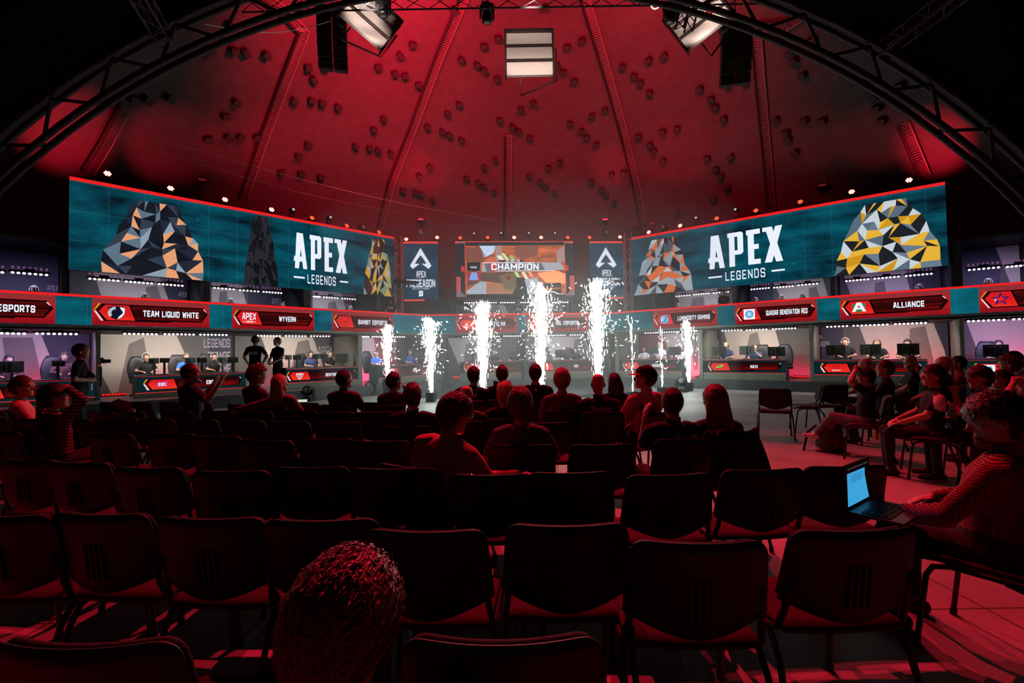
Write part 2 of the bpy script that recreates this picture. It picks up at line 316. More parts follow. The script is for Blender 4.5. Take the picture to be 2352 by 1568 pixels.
# ------------------------------------------------------------------ LED ribbon with team tiles
T_teal = em_screen('teal picture', (0.03, 0.09, 0.14), (0.03, 0.36, 0.43), 1.0)
T_ribbon = em_screen('ribbon teal', (0.03, 0.24, 0.30), (0.04, 0.42, 0.48), 1.0)
T_dark = em_screen('desk dark teal', (0.04, 0.10, 0.12), (0.06, 0.17, 0.19), 1.0, grid=False)
def em_grad(name, stops, z0, z1):
    if name in _m: return _m[name]
    m = bpy.data.materials.new(name); m.use_nodes = True; nt = m.node_tree; nt.nodes.clear(); N = nt.nodes.new; L = nt.links.new
    tc = N('ShaderNodeTexCoord'); sp = N('ShaderNodeSeparateXYZ'); L(tc.outputs['Object'], sp.inputs[0])
    mr = N('ShaderNodeMapRange'); mr.inputs[1].default_value = z0; mr.inputs[2].default_value = z1; L(sp.outputs[2], mr.inputs[0])
    nz = N('ShaderNodeTexNoise'); nz.inputs['Scale'].default_value = 6; L(tc.outputs['Object'], nz.inputs['Vector'])
    ad = N('ShaderNodeMath'); ad.operation = 'MULTIPLY_ADD'; ad.inputs[1].default_value = 0.25; L(nz.outputs['Fac'], ad.inputs[0]); L(mr.outputs[0], ad.inputs[2])
    sb = N('ShaderNodeMath'); sb.operation = 'SUBTRACT'; sb.inputs[1].default_value = 0.125; L(ad.outputs[0], sb.inputs[0])
    rp = N('ShaderNodeValToRGB'); r = rp.color_ramp
    r.elements[0].position = stops[0][0]; r.elements[0].color = (*srgb(stops[0][1]), 1); r.elements[1].position = stops[-1][0]; r.elements[1].color = (*srgb(stops[-1][1]), 1)
    for p, c in stops[1:-1]: e = r.elements.new(p); e.color = (*srgb(c), 1)
    L(sb.outputs[0], rp.inputs[0]); e = N('ShaderNodeEmission'); L(rp.outputs[0], e.inputs[0]); o = N('ShaderNodeOutputMaterial'); L(e.outputs[0], o.inputs[0])
    m.cycles.emission_sampling = 'NONE'
    _m[name] = m; return m
HB = BZ1 - BZ0
T_tile = em_grad('red tile', [(0, (.52, .07, .11)), (.2, (.62, .08, .10)), (.5, (.74, .10, .11)), (.8, (.60, .17, .18)), (1, (.42, .22, .23))], 0, HB)
T_hex = em_grad('red emblem field', [(0, (.98, .22, .14)), (.4, (.86, .11, .12)), (1, (.80, .10, .14))], 0, HB)
T_name = em_grad('dark name field', [(0, (.36, .03, .04)), (.25, (.16, .03, .03)), (.6, (.20, .03, .03)), (1, (.42, .05, .06))], HB * 0.2, HB * 0.8)
WHT = em((.93, .95, 1), 1.0); REDL = em((.95, .12, .13), 1.0); BLKE = em((.07, .02, .03), 1.0); YEL = em((.75, .75, .10), 1.0); LINE = em((.70, .09, .06), 1.0); PINK = em((1, .75, .78), 1.0)
def star(cx, cz, r, ri, n=5):
    return [(cx + (r if i % 2 == 0 else ri) * math.sin(PI * i / n), cz + (r if i % 2 == 0 else ri) * math.cos(PI * i / n)) for i in range(2 * n)]
def circ(cx, cz, r, n=24, a0=0, a1=2 * PI): return [(cx + r * math.cos(a0 + (a1 - a0) * i / n), cz + r * math.sin(a0 + (a1 - a0) * i / n)) for i in range(n)]
def ringq(cx, cz, r0, r1, n=24, a0=0, a1=2 * PI, gapf=1.0):
    out = []
    for i in range(n):
        a, b = a0 + (a1 - a0) * i / n, a0 + (a1 - a0) * (i + gapf) / n
        out.append([(cx + r0 * math.cos(a), cz + r0 * math.sin(a)), (cx + r1 * math.cos(a), cz + r1 * math.sin(a)), (cx + r1 * math.cos(b), cz + r1 * math.sin(b)), (cx + r0 * math.cos(b), cz + r0 * math.sin(b))])
    return out
def logo(kind, cx, cz, s, par, y):
    """an emblem of half-size s"""
    L = lambda polys, m, k=0: flat('logo', [[(cx + px * s, cz + pz * s) for px, pz in p] for p in polys], m, par, y - 0.002 * k)
    TX = lambda t, h, x, z, m, w=None, th=1.25: flat('lettering', text_polys(t, h * s, cx + x * s, cz + z * s, None if w is None else w * s, th), m, par, y - 0.006)
    navy = em((.06, .08, .17)); blue = em((.15, .55, .80)); lblue = em((.65, .88, .97)); green = em((.08, .55, .25)); lime = em((.75, .92, .22)); dred = em((.60, .05, .09)); org = em((1, .36, .16)); teal = em((.10, .45, .55))
    if kind == 'shield':
        L([[(-.95, .75), (-.5, .95), (.5, .95), (1, .75), (.95, -.1), (.6, -.75), (0, -1.05), (-.55, -.8), (-.95, -.2)]], navy)
        L([[(.35, .85), (.95, .7), (.9, -.1), (.55, -.7), (.05, -.98), (.3, -.5), (.6, -.2), (.75, .1), (.5, .45)]], WHT, 1)
        L([q for q in ringq(-.05, -.05, .55, .95, 8, 1.7, 3.9, .6)], WHT, 1)
        L([[(-.1, -.9), (-.25, -.2), (.1, .4), (.35, .55), (.7, .15), (.55, 0), (.25, .1), (.35, -.3), (.2, -.7)]], navy, 2)
    elif kind == 'wordstack':
        TX('APEX', 1.1, 0, .25, WHT, 2.0, 1.4); TX('LEGENDS', .32, 0, -.62, WHT, 1.1)
        L([[(-1, -.66), (-.65, -.66), (-.65, -.58), (-1, -.58)], [(.65, -.66), (1, -.66), (1, -.58), (.65, -.58)]], WHT)
    elif kind == 'redcrest':
        L([[(-.75, .6), (0, .95), (.75, .6), (.7, -.4), (0, -1), (-.7, -.4)]], em((.72, .07, .10))); L([[(-.6, .5), (0, .78), (.6, .5), (.55, -.33), (0, -.82), (-.55, -.33)]], em((.93, .17, .15)), 1); L([star(0, 0, .5, .2)], em((.65, .06, .09)), 2)
    elif kind == 'claw':
        L(ringq(0, -.1, .62, .85, 10, .3, PI - .3), org); L([[(-.12, -.5), (.12, -.5), (.12, .5), (-.12, .5)], [(-.8, .75), (-.5, .75), (-.05, .2), (-.2, .1)], [(.8, .75), (.5, .75), (.05, .2), (.2, .1)]], org); TX('FNATIC', .34, 0, -.9, org, 1.6)
    elif kind == 'wave':
        L([circ(0, 0, .95)], blue); L([circ(0, 0, .8)], lblue, 1); L([[(-.6, -.5), (-.1, -.2), (.45, .6), (.7, .35), (.55, -.4), (.05, -.78)]], blue, 2); L([[(-.3, -.1), (.2, .7), (.45, .62)], [(-.55, -.1), (-.1, .72), (.1, .78)]], teal, 2)
    elif kind == 'swirl':
        L([[(-1, -1), (1, -1), (1, 1), (-1, 1)]], WHT); L(ringq(0, 0, .38, .78, 8, 0, 2 * PI, .8), blue, 1); L([circ(0, 0, .42, 8)], lblue, 2)
    elif kind == 'triangleA':
        L([[(-.9, .7), (.9, .7), (.9, .1), (0, -1), (-.9, .1)]], green); L([[(-1, -.7), (-.3, .9), (.3, .9), (1, -.7), (.5, -.7), (.32, -.3), (-.32, -.3), (-.5, -.7)]], WHT, 1); L([[(-.22, 0), (.22, 0), (0, .42)]], em((.85, .12, .14)), 2)
    elif kind == 'star':
        L([star(0, 0, 1.05, .42)], em((.10, .10, .42))); L([star(.03, 0, .6, .25)], em((.93, .14, .16)), 1); L([[(-.75, .15), (-.35, -.05), (-.75, -.3), (-.55, -.05)]], WHT, 2)
    elif kind == 'boxed':
        L([[(-1.1, -.55), (1.05, -.5), (1.1, .6), (-1.0, .5)]], em((.55, .35, .85))); L([[(-1.0, -.46), (.95, -.42), (1.0, .52), (-.92, .42)]], em((.85, .10, .25)), 1); TX('EBC', .72, 0, 0, WHT, 1.5, 1.5)
    elif kind == 'hexshield':
        L([[(-.9, .75), (.9, .75), (1.05, .4), (.25, -.95), (-.25, -.95), (-1.05, .4)]], WHT); L([[(-.78, .5), (.78, .5), (.85, .38), (.2, -.72), (-.2, -.72), (-.85, .38)]], dred, 1); L([[(-.5, .38), (.5, .38), (0, -.6)]], WHT, 2); L([[(-.28, .22), (.28, .22), (0, -.3)]], em((.85, .1, .13)), 3)
    elif kind == 'whitecard':
        L([[(-1, -.9), (1, -.9), (1, .9), (-1, .9)]], WHT); L([[(-.4, -.5), (.6, -.1), (.3, .6), (-.2, .2)]], blue, 1)
    elif kind == 'square':
        L([[(-.8, .8), (.8, .8), (.8, .55), (-.8, .55)], [(-.8, .8), (-.55, .8), (-.55, -.6), (-.8, -.6)], [(.8, .8), (.55, .8), (.55, -.6), (.8, -.6)], [(-.35, .3), (.8, .3), (.8, .05), (-.35, .05)], [(-.35, .3), (-.1, .3), (-.1, -.8), (-.35, -.8)]], em((.95, .70, .72)))
    elif kind == 'badge':
        L([[(-.9, .7), (0, 1), (.9, .7), (.85, -.3), (0, -1), (-.85, -.3)]], em((.80, .86, .74))); L([[(-.78, .6), (0, .85), (.78, .6), (.73, -.25), (0, -.83), (-.73, -.25)]], em((.15, .20, .17)), 1); TX('ESPORTS', .28, 0, .2, em((.8, .86, .74)), 1.3); L([star(0, -.35, .3, .13)], lime, 2)
    elif kind == 'lime':
        L([[(-1.15, -.7), (.95, -.35), (1.15, .75), (-.95, .4)]], navy); L([[(-1.05, -.5), (.85, -.2), (1.05, .65), (-.87, .32)]], lime, 1); TX('NAVI', .66, 0, .05, navy, 1.5, 1.4)
    elif kind == 'outline':
        TX('MI', 1.0, 0, .3, dred, 1.2, .6); L([[(-.8, -.15), (.8, -.15), (.8, -.05), (-.8, -.05)]], dred); TX('MYZT', .36, 0, -.62, WHT, 1.9, 1.5)
def tile(par, x0, x1, y, h, txt, lg, dark=False, cut=None):
    """team tile between x0 and x1 (height 0..h) on the front of a screen"""
    w = x1 - x0; X = lambda a: x0 + a * w
    if not dark: flat('tile_field', [[(x0, 0), (x1, 0), (x1, h), (x0, h)]], T_tile, par, y)
    k = h / w      # slanting offsets keep their angle on wide and narrow tiles
    e = 0.36 * k
    P = lambda *pts: [(X(a), c * h) for a, c in pts]
    flat('tile_frame', [P((.012, .52), (e * .7, .16), (.62, .16), (.66, .20), (1 - e * .75, .20), (.985, .54), (1 - e * .6, .80), (.2, .80), (e * .62, .80))], BLKE, par, y - .003)
    fx = min(.44, .30 + e * .35)
    flat('emblem_field', [P((.05, .52), (.05 + e * .62, .20), (fx, .20), (fx - e * .5, .76), (.05 + e * .5, .76))], T_hex, par, y - .006)
    flat('name_field', [P((fx + .012, .24), (1 - e * .85, .24), (.955, .54), (1 - e * .75, .74), (fx - e * .5 + .025, .74))], T_name, par, y - .006)
    flat('light_bar', [P((.012, .53), (.03, .53), (.03 + e * .58, .17), (.005 + e * .62, .17)), P((1 - e * .66, .745), (1 - e * .5, .745), (1 - e * .3, .63), (1 - e * .38, .63))], PINK, par, y - .009)
    flat('accent', [P((.012, .55), (.03, .55), (.03 + e * .45, .80), (e * .5, .80)), P((fx + .3, .30), (.9, .30), (.9, .315), (fx + .3, .315)), P((fx + .42, .44), (.93, .44), (.93, .455), (fx + .42, .455)), P((fx + .42, .36), (.9, .36), (.9, .37), (fx + .42, .37))], LINE, par, y - .009)
    flat('accent', [P((.012, .55), (.018, .55), (.018 + e * .45, .80), (.005 + e * .45, .80))], YEL, par, y - .012)
    if lg: logo(lg, X(fx * .56), h * .48, h * (.25 if lg != 'wordstack' else .27), par, y - .010)
    if txt:
        th = h * .245; tw = min(len(txt) * th * .50, w * (.93 - fx - .1))
        flat('lettering', text_polys(txt, th, X((fx + .96) / 2), h * .49, tw, 1.6), WHT, par, y - .012)
RIB = {'left': [(-150, 127, 'ESPORTS', 'star'), (211, 480, 'TEAM LIQUID WHITE', 'shield'), (532, 720, 'WYVERN', 'wordstack'), (762, 900, 'GAMBIT ESPORTS', 'redcrest')],
       'back': [(1047, 1188, 'FNATIC NA', 'claw'), (1209, 1351, 'HSL ESPORTS', None)],
       'right': [(1501, 1648, 'LUMINOSITY GAMING', 'wave'), (1689, 1877, 'QUASAR GENERATION RED', 'swirl'), (1930, 2183, 'ALLIANCE', 'triangleA'), (2249, 2530, 'STARS', 'star')]}
RL = {'left': 'long LED ribbon with red team tiles, facing from the side with the photographer', 'back': 'LED ribbon with two red team tiles behind the spark jets', 'right': 'long LED ribbon with red team tiles above the lime emblem desk'}
for sd, (Wg, x0, x1, fr) in WG.items():
    t = thing('led_ribbon', RL[sd], 'LED screen', Wg.P(0, -0.06, BZ0), Wg.rz, 'LED ribbons along the balcony')
    b = MB(); b.box(((x0 + x1) / 2, 0.05, HB / 2), (x1 - x0, 0.09, HB)); b.build('cabinet', m_blk, t)
    flat('picture', [[(x0, 0), (x1, 0), (x1, HB), (x0, HB)]], T_ribbon, t, 0.002)
    flat('edge_strip', [[(x0, HB - .055), (x1, HB - .055), (x1, HB + .01), (x0, HB + .01)]], REDL, t, -0.016)
    for ua, ub, tx, lg in RIB[sd]:
        tile(t, Wg.hit(ua, 715)[0], Wg.hit(ub, 715)[0], -0.001, HB - .05, tx, lg)
# ------------------------------------------------------------------ big screens
def big(name, label, Wg, cor, d, group):
    """a screen standing d behind the wing plane, from its pixel corners TL TR BL BR"""
    h = [Wg.hit(u, v, d) for u, v in cor]
    x0, x1 = (h[0][0] + h[2][0]) / 2, (h[1][0] + h[3][0]) / 2; z1, z0 = (h[0][1] + h[1][1]) / 2, (h[2][1] + h[3][1]) / 2
    t = thing(name, label, 'screen', Wg.P(x0, d, z0), Wg.rz, group); w, hh = x1 - x0, z1 - z0
    b = MB(); b.box((w / 2, 0.09, hh / 2), (w, 0.16, hh)); b.build('cabinet', m_blk, t)
    return t, w, hh
def apex(par, x0, x1, z0, z1, y, m):     # heavy game title: A P E X
    w, h = x1 - x0, z1 - z0; X = lambda a: x0 + a * w; Z = lambda c: z0 + c * h
    P = lambda *p: [(X(a), Z(c)) for a, c in p]
    ps = [P((.02, 0), (.09, 0), (.145, 1), (.05, 1)), P((.235, 0), (.165, 0), (.085, 1), (.16, 1)), P((.055, .2), (.21, .2), (.20, .34), (.06, .34)), P((.0, .2), (.06, .2), (.06, .34), (.01, .34)),
          P((.30, 0), (.375, 0), (.375, 1), (.30, 1)), P((.28, .87), (.46, .87), (.47, 1), (.28, 1)), P((.375, .34), (.46, .34), (.49, .40), (.49, .95), (.46, 1), (.415, 1), (.415, .47), (.375, .47)),
          P((.55, 0), (.63, 0), (.63, 1), (.55, 1)), P((.53, .86), (.71, .86), (.71, 1), (.53, 1)), P((.63, .43), (.69, .43), (.69, .57), (.63, .57)), P((.63, 0), (.71, 0), (.71, .14), (.63, .14)),
          P((.76, 0), (.85, 0), (.985, 1), (.90, 1)), P((.985, 0), (.90, 0), (.77, 1), (.86, 1)), P((.74, .88), (.80, .88), (.80, 1), (.74, 1))]
    return flat('title_lettering', ps, m, par, y)
def abstract(par, x0, x1, h, y, cols, seed, lean=0.28):
    """a plain patch of angular colour facets"""
    rnd = random.Random(seed); nx, nz = 7, 8; z0, z1 = 0.0, h * .94; g = []
    for j in range(nz + 1):
        q = j / nz; hw = (x1 - x0) / 2 * (1.0 - .62 * q ** 1.5); cx = (x0 + x1) / 2 + lean * .12 * (x1 - x0) * q
        g.append([(cx - hw + 2 * hw * i / nx + (rnd.uniform(-.35, .35) * 2 * hw / nx if 0 < i < nx else rnd.uniform(-.25, .25) * 2 * hw / nx), z0 + (z1 - z0) * q + (rnd.uniform(-.35, .35) * (z1 - z0) / nz if 0 < j < nz else 0)) for i in range(nx + 1)])
    b = MB(); vs = [(p[0], y, p[1]) for r in g for p in r]; fs = []; mi = []; I = lambda j, i: j * (nx + 1) + i
    for j in range(nz):
        for i in range(nx):
            a, b_, c, d = I(j, i), I(j, i + 1), I(j + 1, i + 1), I(j + 1, i)
            for tri in (((a, b_, c), (a, c, d)) if rnd.random() < .5 else ((a, b_, d), (b_, c, d))): fs.append(tri); mi.append(int(rnd.triangular(0, len(cols), (i / nx * .5 + .5 * (1 - j / nz)) * len(cols))) % len(cols))
    b.add(vs, fs); b.mi = mi; b.build('artwork', [em(c) for c in cols], par)
STRIP = em((.93, .13, .14))
def wide(label, Wg, cor, tx0, tx1, arts):
    t, w, h = big('led_screen', label, Wg, cor, 0.02, 'wide LED screens over the wings')
    flat('picture', [[(0, 0), (w, 0), (w, h), (0, h)]], T_teal, t, 0.003)
    flat('edge_strip', [[(0, h * .962), (w, h * .962), (w, h), (0, h)]], STRIP, t, -.003)
    apex(t, w * tx0, w * tx1, h * .29, h * .80, -.012, WHT)
    tw = (tx1 - tx0) * w; cx = (tx0 + tx1) / 2 * w
    flat('lettering', text_polys('LEGENDS', h * .135, cx, h * .155, tw * .52, 1.0, 1.9), WHT, t, -.012)
    flat('rule', [[(tx0 * w, h * .15), (tx0 * w + tw * .19, h * .15), (tx0 * w + tw * .19, h * .175), (tx0 * w, h * .175)], [(tx1 * w - tw * .16, h * .15), (tx1 * w, h * .15), (tx1 * w, h * .175), (tx1 * w - tw * .16, h * .175)]], WHT, t, -.012)
    for a0, a1, hh, cols, sd in arts: abstract(t, a0 * w, a1 * w, hh * h, -.006, cols, sd)
    return t
wide('wide LED screen with white title lettering, on the wing behind the photographer', WL, [(158.7, 394.6), (905, 550), (158.7, 607.7), (905, 688)], .590, .795,
     [(.06, .315, .93, [(.13, .16, .22), (.36, .45, .52), (.09, .10, .14), (.20, .24, .30), (.10, .11, .15), (.90, .62, .45), (.14, .16, .22), (.55, .62, .68), (.08, .09, .12)], 2), (.425, .535, 1.0, [(.10, .10, .12), (.16, .16, .19), (.07, .07, .09)], 5),
      (.86, .99, .98, [(.72, .66, .60), (.30, .14, .14), (.12, .12, .14), (.78, .60, .22), (.48, .55, .48)], 9)])
wide('wide LED screen with white title lettering, on the wing above the lime emblem desk', WR, [(1450.6, 550), (2171, 410.5), (1452.6, 684), (2177.5, 602)], .315, .575,
     [(.01, .25, .95, [(.75, .78, .80), (.30, .33, .37), (.55, .60, .65), (.12, .13, .16), (.85, .42, .20), (.62, .66, .70)], 4), (.72, .985, .94, [(.80, .58, .12), (.35, .42, .48), (.78, .82, .84), (.12, .13, .15), (.90, .70, .22), (.42, .48, .55)], 11)])
A0 = V2(-4.85, 20.81); A1 = V2(5.21, 21.39); WS = Wing(A0, A1)
ICON = [[(-.5, 0), (-.36, -.12), (-.2, .08), (-.02, .08), (-.1, -.02), (-.18, .3), (0, .72), (.0, .95), (-.02, 1.0)], [(.5, 0), (.36, -.12), (.2, .08), (.02, .08), (.1, -.02), (.18, .3), (0, .72), (0, .95), (.02, 1.0)]]
def icon(par, cx, cz, s, m, y, name='logo'):
    L = [[(-.02, 1.0), (-.56, .06), (-.40, -.12), (-.30, .03), (0, .58)], [(.02, 1.0), (.56, .06), (.40, -.12), (.30, .03), (0, .58)], [(-.40, -.12), (-.04, .20), (-.18, .03), (-.30, .03)], [(.40, -.12), (.04, .20), (.18, .03), (.30, .03)], [(-.30, .12), (-.12, .10), (-.05, .2), (-.16, .3)], [(.30, .12), (.12, .10), (.05, .2), (.16, .3)]]
    L = [[(-.02, 1), (-.56, .06), (-.42, -.10), (-.16, .17), (-.07, .10), (-.10, .16), (-.24, .16), (-.02, .62), (.02, .62), (.02, 1)]]
    L = [[(0, 1), (-.56, .06), (-.40, .06 + .02), (0, .62)], [(0, 1), (.56, .06), (.40, .08), (0, .62)], [(-.56, .06), (-.40, -.10), (-.05, .17), (-.30, .17)], [(.56, .06), (.40, -.10), (.05, .17), (.30, .17)], [(-.56, .06), (-.30, .17), (-.2, .34), (-.42, .3)], [(.56, .06), (.30, .17), (.2, .34), (.42, .3)]]
    flat(name, [[(cx + a * s, cz + c * s) for a, c in p] for p in L], m, par, y)
for cor, lab in (([(927, 554.5), (1006, 554.5), (928, 691), (1007.5, 690.7)], 'tall LED panel with white arrowhead emblem, beside the wide screen over the photographer wing'),
                 ([(1354, 554), (1429, 553.5), (1356, 686.5), (1433, 685.6)], 'tall LED panel with white arrowhead emblem, behind the tallest spark jet')):
    t, w, h = big('led_banner', lab, WS, cor, 0.0, 'tall LED panels flanking the game screen')
    flat('picture', [[(0, 0), (w, 0), (w, h), (0, h)]], em_screen('blue picture', (0.06, 0.13, 0.20), (0.12, 0.30, 0.40), 1.0, scale=1.5), t, .003)
    flat('edge_strip', [[(0, h * .965), (w, h * .965), (w, h), (0, h)], [(0, 0), (w, 0), (w, h * .025), (0, h * .025)]], em((.93, .27, .22)), t, -.003)
    icon(t, w * .49, h * .57, w * .56, WHT, -.006)
    flat('lettering', text_polys('APEX', h * .095, w * .5, h * .455, w * .28, 1.3), WHT, t, -.006); flat('lettering', text_polys('LEGENDS', h * .02, w * .5, h * .395, w * .15, .9), WHT, t, -.006)
    flat('rule', [[(w * .35, h * .392), (w * .41, h * .392), (w * .41, h * .398), (w * .35, h * .398)], [(w * .59, h * .392), (w * .65, h * .392), (w * .65, h * .398), (w * .59, h * .398)]], WHT, t, -.006)
    flat('lettering', text_polys('PRESEASON', h * .135, w * .49, h * .295, w * .83, 1.3), WHT, t, -.006); flat('lettering', text_polys('INVITATIONAL', h * .03, w * .5, h * .205, w * .5, .9, 2.2), WHT, t, -.006)
    flat('badge', [[(w * .43, h * .07), (w * .55, h * .085), (w * .55, h * .17), (w * .43, h * .17)]], WHT, t, -.006); icon(t, w * .49, h * .115, w * .05, em((.1, .2, .3)), -.009, 'emblem')
# game screen
t, w, h = big('game_screen', 'large LED screen showing orange canyon gameplay and a champion banner', WS, [(1045, 554), (1315.7, 554), (1047, 683), (1318, 680)], 0.0, None)
X = lambda a: (a - 647) / (1708 - 647) * w
Z = lambda c: (795 - c) / (795 - 290) * h
P = lambda *p: [(X(a), Z(c)) for a, c in p]
L = lambda n, polys, c, y: flat(n, polys, em(c, 1.3), t, y)
L('picture', [[(0, 0), (w, 0), (w, h), (0, h)]], (.11, .12, .15), .003)
L('side_graphic', [P((655, 610), (692, 610), (692, 740), (655, 780)), P((1673, 605), (1716, 605), (1716, 745), (1673, 745))], (.70, .28, .30), -.001)
L('side_graphic', [P((655, 745), (690, 740), (740, 790), (655, 795)), P((1716, 745), (1680, 742), (1635, 785), (1716, 785)), P((672, 292), (732, 292), (732, 308), (672, 308)), P((1630, 292), (1684, 292), (1684, 308), (1630, 308))], (.45, .38, .42), -.002)
L('edge_strip', [P((647, 290), (1708, 290), (1708, 296), (647, 296)), P((731, 290), (736, 290), (740, 795), (734, 795)), P((1626, 290), (1632, 290), (1640, 785), (1634, 785)), P((647, 290), (668, 290), (668, 310), (647, 310)), P((1684, 290), (1708, 290), (1708, 310), (1684, 310))], (.90, .25, .22), -.004)
for zz in range(5): L('chevron', [P((697, 548 - zz * 10 + 18), (712, 532 - zz * 10 + 18), (728, 548 - zz * 10 + 18), (728, 554 - zz * 10 + 18), (712, 538 - zz * 10 + 18), (697, 554 - zz * 10 + 18)), P((1636, 544 - zz * 10 + 18), (1650, 528 - zz * 10 + 18), (1664, 544 - zz * 10 + 18), (1664, 550 - zz * 10 + 18), (1650, 534 - zz * 10 + 18), (1636, 550 - zz * 10 + 18))], (.92, .25, .22), -.004)
flat('footage', [P((738, 330), (1628, 326), (1636, 768), (742, 768))], em_screen('canyon footage', (.50, .24, .17), (.98, .50, .30), 1.0, grid=False, scale=4), t, -.004)
L('footage', [P((860, 330), (1010, 330), (985, 400), (900, 440), (880, 360))], (.72, .80, .92), -.006)
L('footage', [P((1000, 330), (1070, 330), (1050, 470), (1010, 470)), P((1560, 380), (1628, 330), (1632, 470), (1560, 500))], (.62, .50, .50), -.006)
L('footage', [P((738, 340), (880, 360), (920, 420), (900, 480), (738, 470))], (.48, .26, .22), -.006)
L('footage', [P((1180, 330), (1400, 330), (1380, 420), (1250, 460), (1180, 420))], (.50, .27, .24), -.007)
L('footage', [P((1380, 580), (1560, 560), (1634, 590), (1634, 680), (1460, 670))], (.98, .62, .40), -.006)
L('footage', [P((742, 740), (830, 700), (1000, 660), (1180, 690), (1180, 768), (742, 768))], (.62, .42, .32), -.006)
L('footage', [P((770, 580), (1240, 570), (1180, 690), (900, 650), (742, 700))], (.33, .24, .22), -.007)
L('footage', [P((742, 740), (870, 650), (920, 660), (920, 768), (742, 768))], (.60, .64, .68), -.008)
L('footage', [P((1030, 600), (1190, 570), (1180, 730), (1090, 735))], (.42, .36, .28), -.009); L('footage', [P((1100, 612), (1138, 604), (1142, 636), (1106, 644))], (.55, .10, .10), -.011)
L('footage', [P((1190, 620), (1260, 620), (1300, 690), (1290, 768), (1150, 768), (1190, 700))], (.13, .13, .15), -.010); L('footage', [P((1260, 640), (1370, 620), (1420, 690), (1400, 768), (1300, 768))], (.62, .65, .70), -.011)
L('footage', [P((1410, 680), (1590, 668), (1596, 712), (1410, 716)), P((1500, 730), (1600, 725), (1590, 768), (1490, 768))], (.14, .10, .11), -.012)
L('lettering', text_polys('OPEN MENU', h * .022, X(1590), Z(773), w * .06), (.85, .85, .9), -.012)
for q, c in ((((1015, 420), (1060, 420), (1095, 475), (1050, 475)), (.85, .9, .8)), (((1055, 398), (1085, 398), (1140, 475), (1110, 475)), (.75, .85, .6)), (((1125, 420), (1155, 418), (1190, 475), (1160, 475)), (.45, .75, .4)), (((1170, 570), (1200, 570), (1225, 618), (1195, 618)), (.7, .85, .5)), (((1235, 570), (1265, 570), (1300, 635), (1270, 635)), (.9, .85, .75)), (((1295, 570), (1320, 570), (1345, 612), (1320, 612)), (.95, .6, .5))): L('slash', [P(*q)], c, -.013)
L('banner_plate', [P((890, 485), (1590, 485), (1630, 550), (880, 566))], (.62, .62, .66), -.014); L('banner_plate', [P((905, 490), (1420, 490), (1455, 562), (925, 566))], (.35, .36, .40), -.016)
L('banner_plate', [P((945, 490), (1010, 490), (1020, 568), (980, 568))], (.72, .12, .16), -.018); L('rule', [P((890, 482), (1355, 482), (1355, 487), (890, 487)), P((1000, 558), (1540, 556), (1540, 561), (1000, 563))], (.95, .95, .97), -.018)
L('lettering', text_polys('CHAMPION', h * .115, X(1180), Z(522), X(1390) - X(965), 1.3), (.97, .97, 1), -.020)
L('name_plate', [P((1030, 460), (1250, 460), (1255, 478), (1040, 478))], (.22, .16, .18), -.018); L('lettering', text_polys('YOU ARE THE', h * .04, X(1158), Z(467), X(1225) - X(1092), 1.1), (.95, .95, .97), -.020)
L('name_plate', [P((750, 478), (870, 478), (866, 552), (820, 566), (752, 555))], (.08, .08, .11), -.018); L('lettering', text_polys('PRESEASON', h * .03, X(810), Z(526), X(840) - X(782), 1.2), (.9, .9, .95), -.020)
L('inset_picture', [P((755, 568), (872, 568), (872, 650), (758, 650))], (.62, .14, .20), -.018); L('inset_picture', [P((765, 640), (790, 572), (835, 572), (850, 640))], (.45, .60, .88), -.020)
